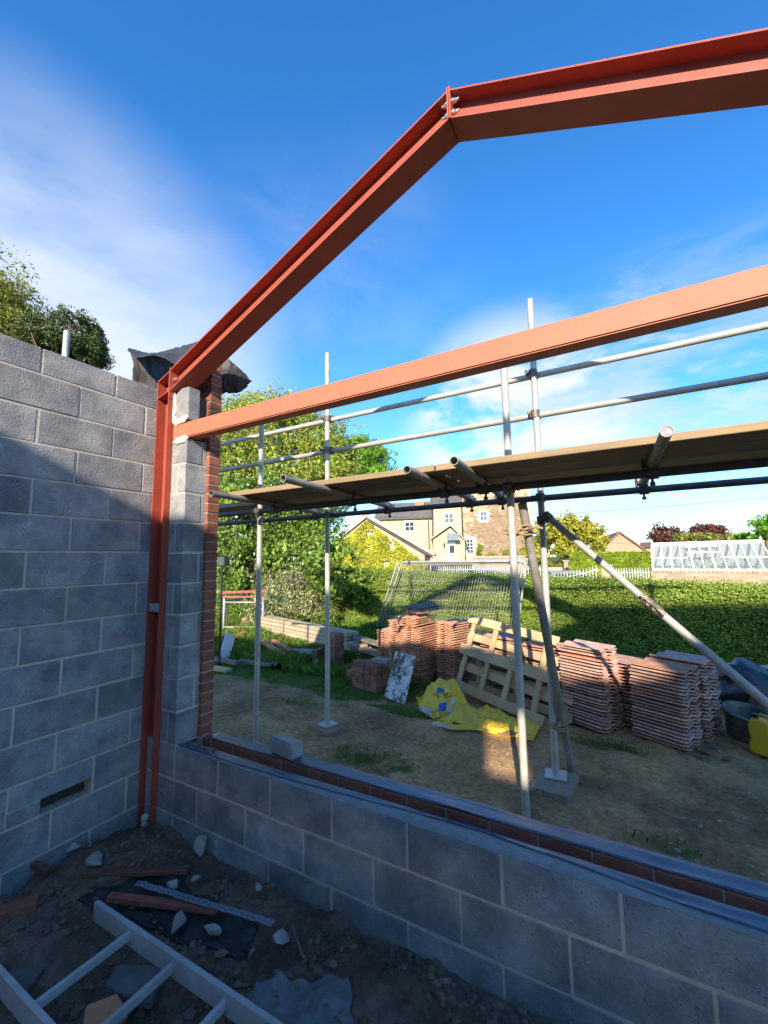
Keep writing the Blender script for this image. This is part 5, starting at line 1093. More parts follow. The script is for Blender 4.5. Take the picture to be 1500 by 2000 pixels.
def window(F, house, u0, v0, u1, v1, cols, rows, d=0.0, surround=.18):
    a0, z1 = F.px(u0, v0); a1, z0 = F.px(u1, v1)
    fr = MB()
    F.box(fr, a0-surround, a1+surround, d-.06, d-.015, z0-surround*1.3, z0); F.box(fr, a0-surround, a1+surround, d-.05, d-.012, z1, z1+surround)
    F.box(fr, a0-surround, a0, d-.05, d-.012, z0, z1); F.box(fr, a1, a1+surround, d-.05, d-.012, z0, z1)
    w = sub(fr.build('window', M['white'], house))
    gl = MB(); F.box(gl, a0, a1, d-.020, d-.016, z0, z1); gl.build('glass', M['glass'], w)
    br = MB(); t = .05
    for i in range(1, cols): x = a0+(a1-a0)*i/cols; F.box(br, x-t/2, x+t/2, d-.045, d-.022, z0, z1)
    for i in range(1, rows): z = z0+(z1-z0)*i/rows; F.box(br, a0, a1, d-.040, d-.021, z-t/2, z+t/2)
    br.build('glazing_bars', M['white'], w); return w
def brickmat(name, c1, c2, mortar, scale, rowh=.5):
    m, nt, p = _mat(name); N = nt.nodes; L = nt.links; t = N.new('ShaderNodeTexCoord'); b = N.new('ShaderNodeTexBrick'); b.inputs['Scale'].default_value = scale
    b.inputs['Color1'].default_value = (*c1, 1); b.inputs['Color2'].default_value = (*c2, 1); b.inputs['Mortar'].default_value = (*mortar, 1); b.inputs['Mortar Size'].default_value = .03; b.inputs['Brick Width'].default_value = .9; b.inputs['Row Height'].default_value = .3
    L.new(t.outputs['UV'], b.inputs['Vector']); L.new(b.outputs['Color'], p.inputs['Base Color']); p.inputs['Roughness'].default_value = .9; return m
# stone farmhouse, about 47 m away
FH = Frame(890, 47); hs_ = thing('stone_house', 'honey coloured stone house with white sash windows and gabled porch, far across the road', 'house', FH.W(0, 0, 1.3))
gzb = 0.2
def wallseg(u0, u1, vt, d0, d1, name='wall', m=None):
    a0, z1 = FH.px(u0, vt); a1, _ = FH.px(u1, vt); mb = MB(); FH.box(mb, a0, a1, d0, d1, gzb, z1); return mb.build(name, m or M['honey'], hs_)
HSB = M['honey']
wallseg(735, 846, 1014, .30, 6); wallseg(846, 902, 984, .12, 7.5); wallseg(902, 1033, 952, 0, 8.0)
a0, _ = FH.px(730, 1014); a1, _ = FH.px(846, 1014); z0 = FH.px(790, 1013)[1]; z1 = FH.px(790, 985)[1]
MB().add([FH.W(a0, -.05, z0-.05), FH.W(a1, -.05, z0-.05), FH.W(a1, 3.1, z1+.6), FH.W(a0, 3.1, z1+.6), FH.W(a1, 6.2, z0), FH.W(a0, 6.2, z0)], [(0, 1, 2, 3), (3, 2, 4, 5), (1, 4, 2), (0, 3, 5)]).build('roof', M['roofslate'], hs_)
a0, _ = FH.px(822, 984); a1, _ = FH.px(903, 984); z0 = FH.px(870, 984)[1]
MB().add([FH.W(a0+1, -.2, z0-.05), FH.W(a1, -.2, z0-.05), FH.W(a1, 3.8, z0+2.6), FH.W(a0+1, 3.8, z0+2.6), FH.W(a1, 7.8, z0), FH.W(a0+1, 7.8, z0)], [(0, 1, 2, 3), (3, 2, 4, 5), (1, 4, 2), (0, 3, 5)]).build('roof', M['roofslate'], hs_)
a0, _ = FH.px(899, 952); a1, _ = FH.px(1036, 952); z0 = FH.px(970, 953)[1]
MB().add([FH.W(a0, -.3, z0-.1), FH.W(a1, -.3, z0-.1), FH.W(a1, 4, z0+2.8), FH.W(a0, 4, z0+2.8), FH.W(a1, 8.3, z0), FH.W(a0, 8.3, z0)], [(0, 1, 2, 3), (3, 2, 4, 5), (1, 4, 2), (0, 3, 5)]).build('roof', M['roofslate'], hs_)
mb = MB(); FH.pbox(mb, 808, 975, 827, 1000, 1.8, 3.0); mb.build('chimney', mat('chimney_brick', (.42, .20, .12), .9, var=.15, scale=8), hs_, bevel=.05)
window(FH, hs_, 791, 1020, 808, 1036, 2, 2, .30); window(FH, hs_, 869, 1004, 885, 1020, 2, 2, .12); window(FH, hs_, 938, 1000, 951, 1016, 2, 2, 0); window(FH, hs_, 912, 1054, 924, 1080, 2, 4, 0, .30)
for u, v0, v1, d in ((836.5, 1016, 1085, .2), (843.5, 990, 1085, .05), (901, 984, 1050, -.03), (759, 1000, 1016, .2)):
    a, zt = FH.px(u, v0); _, zb = FH.px(u, v1); MB().tube([FH.W(a, d, zb), FH.W(a, d, zt)], .06, 8).build('drainpipe', M['black'], hs_)
mb = MB(); FH.prism(mb, [(848, 1095), (848, 1056), (880, 1034), (907, 1058), (907, 1095)], -2.2, -.02); mb.build('porch', M['honey'], hs_)
rp = MB()
for (ua, va), (ub, vb_) in (((843, 1056), (880, 1030)), ((880, 1030), (911, 1060))):
    A_, B_ = FH.pt(ua, va), FH.pt(ub, vb_); t = Vector((0, 0, .12)); rp.add([A_-FH.n*2.35, B_-FH.n*2.35, B_, A_, A_-FH.n*2.35+t, B_-FH.n*2.35+t, B_+t, A_+t], [(0, 3, 2, 1), (4, 5, 6, 7), (0, 1, 5, 4), (1, 2, 6, 5), (2, 3, 7, 6), (3, 0, 4, 7)])
rp.build('porch_roof', M['ivystone'], hs_)
FP = Frame(890, 44.75)
mb = MB(); FP.pbox(mb, 874.5, 1056, 891, 1097, -.06, .02); drs = sub(mb.build('door', M['white'], hs_))
mb = MB(); FP.pbox(mb, 878, 1065, 888, 1080, -.09, -.065); mb.build('glass', M['glass'], drs); mb = MB(); FP.pbox(mb, 881, 1084, 886, 1085.5, -.09, -.062); mb.build('letter_plate', M['black'], drs)
mb = MB(); c0_, c1_, c2_, c3_ = FP.pt(874, 1043, -.1), FP.pt(896, 1043, -.1), FP.pt(899, 1055, -.9), FP.pt(872, 1055, -.9); mb.add([c0_, c1_, c2_, c3_]+[q+Vector((0, 0, .08)) for q in (c0_, c1_, c2_, c3_)], [(0, 1, 2, 3), (7, 6, 5, 4), (3, 2, 6, 7), (0, 3, 7, 4), (1, 5, 6, 2), (0, 4, 5, 1)]); mb.build('canopy', M['leadgrey'], hs_)
mb = MB(); FP.pbox(mb, 866, 1061, 869.5, 1068, -.2, -.02); mb.build('lantern', M['black'], hs_, bevel=.03)
# bare climber on the right part of the facade
cl = MB(); r3 = random.Random(3)
def vine(u, v, ang, n, w):
    pts = []
    for i in range(n):
        a_, z_ = FH.px(u, v); pts.append(FH.W(a_, -.06, z_)); u += math.cos(ang)*3.4; v -= math.sin(ang)*3.4; ang += r3.gauss(0, .35)
        if not (903 < u < 1031 and 957 < v < 1088) or (935 < u < 955 and 997 < v < 1020) or (908 < u < 930 and 1050 < v < 1084): break
        if r3.random() < .22 and w > .018: vine(u, v, ang+r3.choice((-1, 1))*r3.uniform(.5, 1.2), n-i, w*.62)
    if len(pts) > 1: cl.tube(pts, w, 4, caps=False)
for k in range(13): vine(r3.uniform(925, 1030), 1086, r3.uniform(.7, 2.4), 44, .05)
for k in range(13): vine(r3.uniform(905, 1030), r3.uniform(965, 1075), r3.choice((0, math.pi))+r3.gauss(0, .3), 26, .03)
cl.build('bare_climber', M['twig'], hs_, kind='stuff')
pv = np.array([tuple(FH.W(FH.px(r3.uniform(904, 1030), 1000)[0], -.08-.1*r3.random(), r3.uniform(2.0, 7.6))) for _ in range(160)]); link('climber_leaves', quads_mesh('climber_leaves', leaf_quads(pv, .15, .7), mat('dry_leaf', (.46, .30, .19), .9, bump=0)), hs_, kind='stuff')

# ivy covered gable
FI = Frame(760, 20.5); iv = thing('stone_outbuilding', 'stone outbuilding whose gable end is covered in yellow green ivy, left of the stone house', 'outbuilding', FI.W(0, 0, 0))
mb = MB(); FI.prism(mb, [(640, 1160), (640, 1066), (716, 1008), (842, 1083), (842, 1160)], 0, 6); mb.build('gable_wall', M['ivystone'], iv)
rf = MB()
for (ua, va), (ub, vb_) in (((634, 1072), (716, 1006)), ((716, 1006), (852, 1086))):
    A_, B_ = FI.pt(ua, va), FI.pt(ub, vb_); t = Vector((0, 0, .10)); rf.add([A_-FI.n*.12, B_-FI.n*.12, B_+FI.n*6.2, A_+FI.n*6.2]+[q+t for q in (A_-FI.n*.12, B_-FI.n*.12, B_+FI.n*6.2, A_+FI.n*6.2)], [(0, 3, 2, 1), (4, 5, 6, 7), (0, 1, 5, 4), (1, 2, 6, 5), (2, 3, 7, 6), (3, 0, 4, 7)])
rf.build('roof', M['roofslate'], iv)
cp_ = MB()
for (ua, va), (ub, vb_) in (((636, 1070), (716, 1007)), ((716, 1007), (848, 1083))): cp_.beam(FI.pt(ua, va)-FI.n*.10, FI.pt(ub, vb_)-FI.n*.10, .16, .11, FI.n)
cp_.build('coping', M['stone'], iv)
mb = MB(); MB.beam(mb, FI.pt(716, 1013)-FI.n*.2, FI.pt(846, 1090)-FI.n*.2, .05, .05, FI.n); mb.build('gutter_pipe', M['black'], iv)
mb = MB(); FI.pbox(mb, 829, 1084, 841, 1150, -.05, -.01); mb.build('door', M['black'], iv)
ip = []
while len(ip) < 14000:
    u, v = rng.uniform(642, 836), rng.uniform(1010, 1165); top = 1008+(716-u)*.76 if u < 716 else 1008+(u-716)*.595; lim = top+12+10*nz3(u*.03, 3)+(24 if 700 < u < 760 else 0)*0
    if v < lim+ (u > 745)*(u-745)*.16: continue
    if nz3(u*.045, v*.045, 7)+.35*nz3(u*.15, v*.15, 2) < -.34+.22*rng.random()-.1*(v > 1090): continue
    p = FI.pt(u, v)-FI.n*(.03+.12*rng.random()); ip.append(tuple(p))
link('ivy', quads_mesh('ivy', leaf_quads(np.array(ip), .125, .85, up=(0, 0, -.4), out=np.tile(np.array(-FI.n)[None], (len(ip), 1))), M['leafI']), iv)
# drive, garden walls, pillars, railings
dm = MB(); Fd = Frame(880, 26); Fd.box(dm, -3, 6, -3, 10, -.9, -.25); dm.build('drive', M['road'], None)['kind'] = 'structure'
FW = Frame(985, 30); gw = thing('garden_wall', 'low pinkish stone garden wall in front of the stone house', 'garden wall', FW.W(0, 0, -.3))
mb = MB(); FW.pbox(mb, 922, 1089, 1046, 1150, 0, .35); mb.build('stonework', mat('pinkish_stone', (.46, .33, .26), .93, var=.25, scale=8, col2=(.33, .24, .18), mix2=.8, scale2=3, bump=.3, bscale=12, bdist=.02), gw)
mb = MB(); FW.pbox(mb, 920, 1086.5, 1048, 1089, -.05, .4); mb.build('coping', M['stone'], gw)
make_tree('topiary', 'small clipped yellow green bush standing beside the ground floor window of the stone house', 'shrub', tuple(PD(937, 1089, 44)-Vector((0, 0, .3))), 1.3, [B(937, 1071, 44, 6.5, 6.5, 8), B(935, 1082, 44, 6, 6, 6)], M['lime'], 900, .14, .05, branches=2, trunk_name='stem', crown_name='foliage')
make_tree('garden_shrubs', 'row of yellow flowering plants along the foot of the stone house, right of its window', 'shrub', tuple(PD(990, 1092, 42)-Vector((0, 0, .3))), .8, [B(960, 1084, 42, 9, 9, 4), B(985, 1080, 42, 8, 8, 6), B(1005, 1082, 42, 8, 8, 6), B(1022, 1078, 42, 7, 7, 9)], M['leafG'], 1800, .15, .04, branches=4, trunk_name='stem', crown_name='foliage')
def pillar(u0, v0, u1, v1, D, label, m=None):
    F = Frame((u0+u1)/2, D); t = thing('brick_pillar', label, 'pillar', F.W(0, 0, -.3)); mb = MB(); F.pbox(mb, u0, v0, u1, v1, 0, (u1-u0)/818*D); mb.build('shaft', m or M['tanbrick'], t, bevel=.01)
    mb = MB(); F.pbox(mb, u0-2, v0-2.5, u1+2, v0, -.05, (u1-u0)/818*D+.05); mb.build('cap', M['stone'], t, bevel=.01); return t
pillar(1174, 1106, 1195, 1160, 15, 'pale brick pillar between the curved gate and the straight white railings')
pillar(1101, 1097, 1113, 1150, 24, 'brick pillar on the left of the dark bar gate')
pillar(1127, 1097, 1140, 1150, 24, 'brick pillar on the right of the dark bar gate')
pillar(1004, 1094, 1018, 1150, 17, 'brick pillar seen through the mesh fence beside the blue car')
FW2 = Frame(1155, 24.5); g2w = thing('garden_wall', 'brick garden wall running right from the dark bar gate to the pale pillar', 'garden wall', FW2.W(0, 0, -.3)); mb = MB(); FW2.pbox(mb, 1139, 1103, 1180, 1150, 0, .25); mb.build('brickwork', M['tanbrick'], g2w)
FW3 = Frame(1075, 24.5); g3w = thing('garden_wall', 'stone garden wall left of the dark bar gate with shrubs on top', 'garden wall', FW3.W(0, 0, -.3)); mb = MB(); FW3.pbox(mb, 1040, 1108, 1102, 1150, 0, .3); mb.build('stonework', M['ivystone'], g3w)
make_tree('wall_shrubs', 'pinkish green shrubs growing along the garden wall left of the dark bar gate', 'shrub', tuple(FW3.W(0, .6, .2)), .6, [B(1050, 1103, 25.5, 10, 10, 5), B(1075, 1102, 25.5, 12, 12, 5), B(1092, 1101, 25.5, 9, 9, 5)], M['leafO'], 1200, .11, .03, branches=3, trunk_name='stem', crown_name='foliage')
def railings(F, u0, u1, vt, vb_, n, label, m, name='railings', curve=None, spear=True, d=0, w=.018):
    a0, z1 = F.px(u0, vt); a1, _ = F.px(u1, vt); z0 = F.px((u0+u1)/2, vb_)[1]; t = thing(name, label, 'railings', F.W(a0, 0, z0))
    top = lambda s: z1+(curve(s) if curve else 0)
    mb = MB(); pts = [F.W(a0+(a1-a0)*i/12, d, top(i/12)-.10) for i in range(13)]; mb.tube(pts, w*.9, 6); mb.build('top_rail', m, t)
    mb = MB().tube([F.W(a0, d, z0+.12), F.W(a1, d, z0+.12)], w*.9, 6); mb.build('bottom_rail', m, t)
    me = None
    for i in range(n):
        s = (i+.5)/n; b_ = MB().tube([F.W(a0+(a1-a0)*s, d, z0), F.W(a0+(a1-a0)*s, d, top(s)-.03), F.W(a0+(a1-a0)*s, d, top(s)+.05)], [w, w, w*.2], 6); b_.build('bar', m, t)
    return t
FR1 = Frame(1232, 15.4); railings(FR1, 1196, 1269, 1112, 1165, 14, 'white painted railings between the pale pillar and the brick wall with the greenhouse', M['railwhite'])
FR2 = Frame(1120, 15.2); rg = railings(FR2, 1075, 1168, 1124, 1165, 15, 'white painted gate with an upswept curved top rail in front of the silver car', M['railwhite'], 'garden_gate', curve=lambda s: .03+.28*s*s)
sc_ = MB()
for u, sg in ((1083, 1), (1166, -1)):
    a_, z_ = FR2.px(u, 1124 if sg > 0 else 1112); sc_.tube([FR2.W(a_+sg*.05*(1-i/22)*math.cos(i*.55), 0, z_-.04+.05*(1-i/22)*math.sin(i*.55)) for i in range(20)], .010, 6)
sc_.build('scroll', M['white'], rg)
FR3 = Frame(960, 17); railings(FR3, 855, 1062, 1108, 1160, 46, 'long white railings seen through the wire mesh fence, before the blue car', M['railwhite'], d=0)
FR4 = Frame(1120, 23.8); railings(FR4, 1113, 1127, 1099, 1150, 6, 'dark bar gate between the two far brick pillars', M['black'], 'bar_gate')
# cars
def car(label, u, v_roof, D, ang, m, name='parked_car', L_=4.0, H_=1.45, W_=1.7):
    c = PD(u, v_roof, D); base = Vector((c.x, c.y, c.z-H_)); mt = Matrix.Translation(base) @ Matrix.Rotation(ang, 4, 'Z'); t = thing(name, label, 'car', base)
    k = L_/4.0; body = [(-1.95, .25), (-2.0, .62), (-1.85, .86), (-1.25, .93), (1.05, .97), (1.75, .90), (1.98, .70), (1.97, .28)]; cab = [(-1.25, .90), (-.55, 1.36), (-.25, 1.44), (.75, 1.45), (1.25, 1.32), (1.80, .92)]
    def pr(poly, w0, w1, top_in=0):
        n = len(poly); V = []
        for sgn in (-1, 1):
            for x, z in poly: V.append(mt @ Vector((x*k, sgn*(w0 if z < 1.0 else w1)/2, z)))
        return MB().add(V, [tuple(range(n))[::-1], tuple(range(n, 2*n))]+[(i, (i+1) % n, n+(i+1) % n, n+i) for i in range(n)])
    o = pr(body, W_, W_).build('body', m, t, bevel=.06, seg=3); smooth_angle(o, 50); o = pr(cab, W_-.06, W_-.36).build('glasshouse', M['glass'], t, bevel=.03, seg=2)
    roof = [(-.50, 1.375), (-.22, 1.462), (.75, 1.472), (1.2, 1.36), (.75, 1.44), (-.22, 1.43)]
    pr(roof, W_-.34, W_-.34).build('roof', m, t, bevel=.008)
    for x0, z0, x1, z1 in ((-1.27, .92, -.50, 1.39), (1.82, .93, 1.22, 1.36), (.25, .95, .22, 1.44)):
        for sgn in (-1, 1): MB().beam(mt @ Vector((x0*k, sgn*(W_/2-.03), z0)), mt @ Vector((x1*k, sgn*(W_/2-.17), z1)), .05, .05, mt.to_3x3() @ Vector((0, 1, 0))).build('pillar', m, t)
    for x in (-1.28, 1.25):
        for sgn in (-1, 1):
            a_ = mt @ Vector((x*k, sgn*(W_/2-.2), .31)); b_ = mt @ Vector((x*k, sgn*(W_/2+.01), .31)); w = sub(MB().tube([a_, b_], .31, 20).build('wheel', M['black'], t)); MB().tube([b_, b_.lerp(a_, -.04)], .19, 12).build('rim', M['galv'], w)
    return t
car('bright blue car parked behind the white railings, seen through the mesh fence', 918, 1113, 24, -.35, M['carblue'])
car('silver grey car parked behind the white gate, its roof showing above the hedge', 1086, 1115, 21, -1.0, M['carsilver'], L_=3.8)
car('dark grey car seen through the mesh fence by the outbuilding door', 848, 1104, 26, 1.0, mat('grey_car_paint', (.10, .12, .14), .3, bump=0))
# clipped bright hedge
FL = Frame(1190, 21); lh = thing('hedge', 'bright yellow green clipped hedge in front of the bungalow', 'hedge', FL.W(0, 0, -.3))
mb = MB(); FL.pbox(mb, 1118, 1082, 1270, 1170, .15, 1.2); mb.build('branches', M['hedgecore'], lh)  # same solid dark box fills this hedge, no separate branches
pts = []; nr_ = []
for i in range(16000):
    if rng.random() < .72: u, v, d = rng.uniform(1112, 1270), rng.uniform(1079, 1130), rng.random()**2*.15; nn = -FL.n
    else: u, v, d = rng.uniform(1112, 1270), 1079+rng.uniform(-.8, .8), rng.uniform(0, 1.3); nn = Vector((0, 0, 1))
    a_, z_ = FL.px(u, v); v_ = FL.W(a_, d+.04*nz3(u*.1, v*.1), z_+.04*nz3(u*.12, 4)); pts.append(tuple(v_)); nr_.append(tuple(nn))
link('foliage', quads_mesh('foliage', leaf_quads(np.array(pts), .085, .6, out=np.array(nr_)), M['lime']), lh)
gt = [B(1075, 1050, 25, 30), B(1110, 1032, 25, 28), B(1145, 1040, 25, 24), B(1165, 1055, 25, 18), B(1135, 1022, 25, 12, 12, 12), B(1100, 1070, 25, 26, 26, 18), B(1140, 1068, 25, 22, 22, 12), B(1052, 1070, 25, 22), B(1145, 1010, 25, 6, 6, 5), B(1080, 1022, 25, 12, 12, 9)]
make_tree('golden_tree', 'yellow leaved tree behind the scaffold brace, left of the bungalow roof', 'tree', tuple(PD(1120, 1100, 25.2)-Vector((0, 0, .6))), 3, gt, M['leafG'], 9500, .20, .12, shell=.2, gap=.28, gscale=1.9, branches=9)
# bungalow
FB = Frame(1212, 35); bg_ = thing('bungalow', 'low bungalow with plain tan gable and brown tiled roof beyond the bright hedge', 'bungalow', FB.W(0, 0, 0))
ap, gl_, gr_ = FB.pt(1210, 1041), FB.pt(1169, 1079), FB.pt(1266, 1080); ex = FB.pt(1181, 1044, 8)-ap; ex.z = 0
gb0, gb1 = Vector(gl_), Vector(gr_); gb0.z = gb1.z = -.2
MB().prism([gb0, gb1, gr_, ap, gl_], ex).build('wall', mat('tan_render', (.44, .29, .19), .9, var=.08, scale=3, bump=0), bg_)
rb_ = MB()
for A_, B_ in ((gl_, ap), (ap, gr_)):
    dd = (A_-B_).normalized()*.0; t = Vector((0, 0, .14)); f_ = -ex.normalized()*.15; rb_.add([A_+f_, B_+f_, B_+ex, A_+ex]+[q+t for q in (A_+f_, B_+f_, B_+ex, A_+ex)], [(0, 3, 2, 1), (4, 5, 6, 7), (0, 1, 5, 4), (1, 2, 6, 5), (2, 3, 7, 6), (3, 0, 4, 7)])
rb_.build('roof', M['rooftile'], bg_)
def far_house(label, u0, v0, u1, v1, D, depth=6, chim=None, m=None):
    F = Frame((u0+u1)/2, D); t = thing('far_house', label, 'house', F.W(0, 0, 0)); a0, z1 = F.px(u0, v0); a1, _ = F.px(u1, v1); ze = F.px(u0, v1)[1]; mb = MB(); F.box(mb, a0, a1, 0, depth, -.3, ze); mb.build('wall', m or M['tanbrick'], t)
    MB().add([F.W(a0-.2, -.3, ze), F.W(a1+.2, -.3, ze), F.W(a1, depth/2, z1), F.W(a0, depth/2, z1), F.W(a1+.2, depth+.3, ze), F.W(a0-.2, depth+.3, ze)], [(0, 1, 2, 3), (3, 2, 4, 5), (1, 4, 2), (0, 3, 5)]).build('roof', M['rooftile'], t)
    if chim: mb = MB(); F.pbox(mb, *chim, depth/2-.4, depth/2+.4); mb.build('chimney', mat('orange_chimney', (.48, .22, .13), .9, bump=0), t)
    return t
far_house('distant brown roof just right of the bungalow gable', 1250, 1058, 1276, 1070, 60); far_house('distant low brown roof with a tall orange chimney, beyond the greenhouse', 1424, 1044, 1530, 1054, 55, 8, (1422, 1030, 1428, 1050)); far_house('distant small roof with pale chimney left of the greenhouse ridge', 1285, 1056, 1330, 1066, 62, 6, (1283, 1050, 1290, 1060))
make_tree('copper_tree', 'purple leaved tree behind the left end of the greenhouse', 'tree', tuple(PD(1302, 1085, 42)), 2.5, [B(1290, 1046, 42, 16), B(1310, 1044, 42, 15, 15, 12), B(1326, 1052, 42, 12), B(1298, 1058, 42, 18)], M['leafP'], 3500, .24, .15, shell=.3, gap=.3, branches=5)
make_tree('copper_tree', 'red brown rounded tree behind the middle of the greenhouse', 'tree', tuple(PD(1380, 1085, 46)), 2.5, [B(1365, 1040, 46, 16, 16, 10), B(1390, 1040, 46, 18, 18, 11), B(1378, 1034, 46, 12, 12, 8)], M['leafP'], 2800, .24, .15, shell=.3, gap=.25, branches=4)
make_tree('green_tree', 'line of olive green shrubs just above the greenhouse ridge', 'tree', tuple(PD(1380, 1085, 36)), 2, [B(1335, 1052, 36, 12, 12, 9), B(1360, 1052, 36, 14, 14, 9), B(1390, 1052, 36, 14, 14, 9), B(1420, 1052, 36, 12, 12, 7), B(1450, 1053, 36, 12, 12, 7)], M['leafO'], 3600, .2, .1, shell=.3, gap=.2, branches=5)
make_tree('green_tree', 'green tree at the right edge of the picture beyond the greenhouse', 'tree', tuple(PD(1500, 1085, 30)), 3, [B(1485, 1022, 30, 12, 12, 6), B(1510, 1020, 30, 22, 22, 14), B(1500, 1038, 30, 16, 16, 8), B(1450, 1048, 32, 12, 12, 6), B(1480, 1048, 30, 10, 10, 5)], M['leafC'], 3000, .16, .1, shell=.3, gap=.3, branches=4)
lpp = thing('street_lamp', 'thin dark street lamp rising between the purple trees', 'street lamp', tuple(PD(1311, 1085, 36))); q = PD(1311, 1030, 36); MB().tube([(q.x, q.y, 0), (q.x, q.y, q.z)], .05, 8).build('post', M['black'], lpp); e_ = PD(1320, 1028.5, 36); MB().beam(PD(1307, 1029, 36), e_, .25, .07).build('lamp_head', M['black'], lpp)
# brick boundary wall with greenhouse
FG = Frame(1400, 15.6, rot=-.05); bw = thing('boundary_wall', 'long tan brick boundary wall beneath the greenhouse', 'garden wall', FG.W(0, 0, 0))
a0, zt = FG.px(1271, 1111); a1 = a0+7.5; zt = 1.235
bmesh_ = MB().box((0, 0, 0), (.215, .10, .065)).mesh('brick', M['tanbrick'], bevel=.0); inner = MB(); FG.box(inner, a0+.004, a1, .006, .22, -.5, zt-.07); inner.build('mortar', mat('pale_mortar', (.46, .40, .33), .95, bump=0), bw)
ang_ = math.atan2(FG.s.y, FG.s.x); cnt = 0
lowb = MB()
for k in range(10):
    z = zt-.10-.075*(k+1)+.03; x = a0-(.1125 if k % 2 else 0)
    while x < a0+3.6:
        xx = max(x, a0); wv = x+.215-xx; p = FG.W(xx, 0, z)
        if wv > .06:
            if k < 9 and x < a0+3.35:
                o = link('brick', bmesh_, bw, Matrix.Translation(p) @ Matrix.Rotation(ang_, 4, 'Z') @ Matrix.Diagonal((wv/.215, 1, 1, 1)))
        x += .225
for k in range(30):
    p = FG.W(a0+.11*k, -.004, zt-.075); link('coping_brick', bmesh_, bw, Matrix.Translation(p) @ Matrix.Rotation(ang_, 4, 'Z') @ Matrix.Diagonal((.46, 2.3, 1.15, 1)))
gh = thing('greenhouse', 'white framed glass greenhouse roof standing behind the tan brick wall', 'greenhouse', FG.W(a0, .4, 1.2))
def ghmat():
    m, nt, p = _mat('greenhouse_glass'); N = nt.nodes; L = nt.links; p.inputs['Base Color'].default_value = (.45, .5, .5, 1); p.inputs['Roughness'].default_value = .05
    t = N.new('ShaderNodeBsdfTransparent'); s = N.new('ShaderNodeMixShader'); s.inputs[0].default_value = .72; L.new(p.outputs[0], s.inputs[1]); L.new(t.outputs[0], s.inputs[2]); L.new(s.outputs[0], nt.nodes['Material Output'].inputs['Surface']); return m
gm = ghmat()
dE, dR = .10, 1.15
E0, E1 = FG.pt(1275, 1108, dE), FG.pt(1518, 1106, dE); R0, R1 = FG.pt(1273, 1063, dR), FG.pt(1486, 1057, dR)
E0.z = E1.z = 1.26; R1.z = R0.z = FG.px(1400, 1060, dR)[1]
MB().beam(R0, R1, .07, .12).build('ridge', M['white'], gh, bevel=.004); MB().beam(E0, E1, .06, .06).build('eaves_rail', M['white'], gh)
for q in (R0, R1): MB().tube([q+Vector((0, 0, .04)), q+Vector((0, 0, .11)), q+Vector((0, 0, .16))], [.035, .03, .005], 10).build('finial', M['white'], gh)
nb = 11
for i in range(nb+1):
    s = i/nb; MB().beam(E0.lerp(E1, s), R0.lerp(R1, s), .035 if i % 2 else .055, .04).build('glazing_bar', M['white'], gh)
for i in range(nb):
    s0, s1 = i/nb+.006, (i+1)/nb-.006; q = [E0.lerp(E1, s0), E0.lerp(E1, s1), R0.lerp(R1, s1), R0.lerp(R1, s0)]; MB().add(q, [(0, 1, 2, 3)]).build('pane', gm, gh)
for s0, s1, h in ((.0, .33, .42), (.33, .62, .62), (.62, 1.0, .42), (.33, .62, .85)):
    a_, b_ = E0.lerp(R0, h), E1.lerp(R1, h); MB().beam(a_.lerp(b_, s0)+Vector((0, 0, .02)), a_.lerp(b_, s1)+Vector((0, 0, .02)), .03, .04).build('cross_bar', M['white'], gh)
for a_, b_ in ((E0, R0), (E1, R1)):
    f_ = Vector((b_.x, b_.y, 1.2)); MB().prism([a_, b_, f_], FG.s*.02).build('end_panel', gm if a_ is E1 else M['white'], gh)
bkw = MB(); bkw.beam(R0+Vector((0, 0, -.5)), R1+Vector((0, 0, -.5)), .04, .9); bkw.build('back_wall', mat('grey_green_backing', (.30, .34, .32), .9, bump=0), gh)
flr = MB(); flr.add([Vector((p.x, p.y, .95)) for p in (E0, E1, R1, R0)], [(0, 1, 2, 3)]); flr.build('floor', M['concrete'], gh)
tbq = FG.W(FG.px(1375, 1100, .7)[0], .7, 1.25); MB().tube([tbq-Vector((0, 0, .3)), tbq], .03, 8).tube([tbq, tbq+Vector((0, 0, .02))], .28, 20).build('round_table', M['white'], gh)
pg = []
for i in range(700): p = E0.lerp(E1, rng.uniform(.15, .97)).lerp(R0, .0)+FG.n*rng.uniform(.3, .9); pg.append((p.x, p.y, 1.0+rng.random()**2*.62))
link('potted_plants', quads_mesh('potted_plants', leaf_quads(np.array(pg), .08, .6), M['leafA']), gh, kind='stuff')
# overhead wires
for i, (pa, pb) in enumerate((((700, 1010), (1560, 965)), ((1040, 1027), (1560, 1015)))):
    a_, b_ = PD(*pa, 34), PD(*pb, 34); tag(MB().tube([a_.lerp(b_, t/12)-Vector((0, 0, .5*math.sin(math.pi*t/12))) for t in range(13)], .011, 4).build('overhead_wire', M['black'], None), ['upper', 'lower'][i]+' thin overhead wire crossing the sky on the right', 'wire')

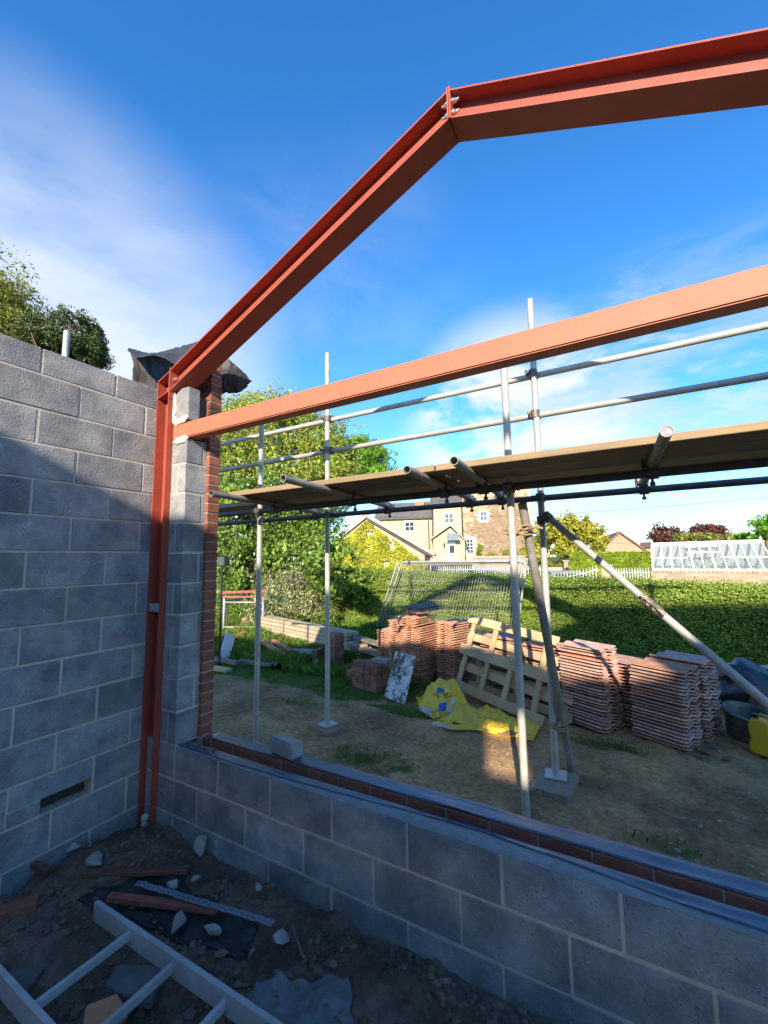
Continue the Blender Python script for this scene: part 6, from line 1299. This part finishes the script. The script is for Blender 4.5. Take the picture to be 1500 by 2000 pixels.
# ------------------------------------------------------------------ unseen house behind the camera, shaped to cast the shade, plus an added bar
def rear(name, label, cat, boxes, m, extra=None):
    t = thing(name, label, cat, (0, -8.2, 0)); mb = MB()
    for a_, b_ in boxes: mb.box(a_, b_)
    mb.prism([(hx_b, -K-.10, 1.70+.455*K), (hx_b, -K-.10, zA-.02), (3.0+.29*K, -K-.10, 1.94+.455*K), (3.35+.29*K, -K-.10, 1.72+.455*K), (rx1, -K-.10, 1.80+.455*K), (rx1, -K-.10, 1.70+.455*K)], (0, .10, 0))  # stepped wall top, shaped to let sun reach the tile stacks
    mb.build('wall', m, t); return t
K = 8.0
rx0, rx1 = -4.0, 4.12+.29*K; zA = 2.07+.455*K
hx_a, hx_b, hz_a, hz_b = 2.53+.29*K, 2.86+.29*K, .72+.455*K, 1.17+.455*K
rw = rear('house_shade_wall', 'unseen house wing wall behind the viewer, its outline and opening shaped to cast shade', 'wall', [((rx0, -K-.10, -.2), (hx_a, -K, zA)), ((hx_b, -K-.10, -.2), (rx1, -K, 1.70+.455*K)), ((hx_a, -K-.10, -.2), (hx_b, -K, hz_a)), ((hx_a, -K-.10, hz_b), (hx_b, -K, zA-.05))], mat('pale_render', (.62, .58, .52), .9, var=.08, scale=3, bump=.1))  # unseen occluder: opening made for a sun patch, pale finish to bounce light
tag(MB().prism([(.40+.29*K, -K, 2.92+.455*K), (rx1, -K, 2.92+.455*K), (rx1, -K, 3.36+.455*K), (3.4+.29*K, -K, 3.07+.455*K), (.40+.29*K, -K, 3.07+.455*K)], (0, -.05, 0)).build('shadow_bar', M['oxide'], None), 'unseen red bar above the low wing behind the viewer, added to cast shadows', 'beam')  # added bar with a raised end, shaped to cast bands of shade
hb_ = thing('house', 'unseen brick house behind and right of the viewer, skewed to shape its shadow', 'house', (9, -10, 0))
MB().prism([(rx1, -K-.001, -.2), (rx1+.32*4, -K-4, -.2), (14, -K-4, -.2), (14, -K-.001, -.2)], (0, 0, 3.80+.455*K)).build('wall', M['brick'], hb_)  # footprint slanted along the sun to set where the unseen house's shade ends
MB().prism([(rx1+1.3, -K-4.1, 3.60+.455*K), (rx1+1.3, -K+.05, 3.60+.455*K), (rx1+1.3, -K-2, 3.60+.455*K+.7)], (12.9-rx1, 0, 0)).build('roof', M['rooftile'], hb_)
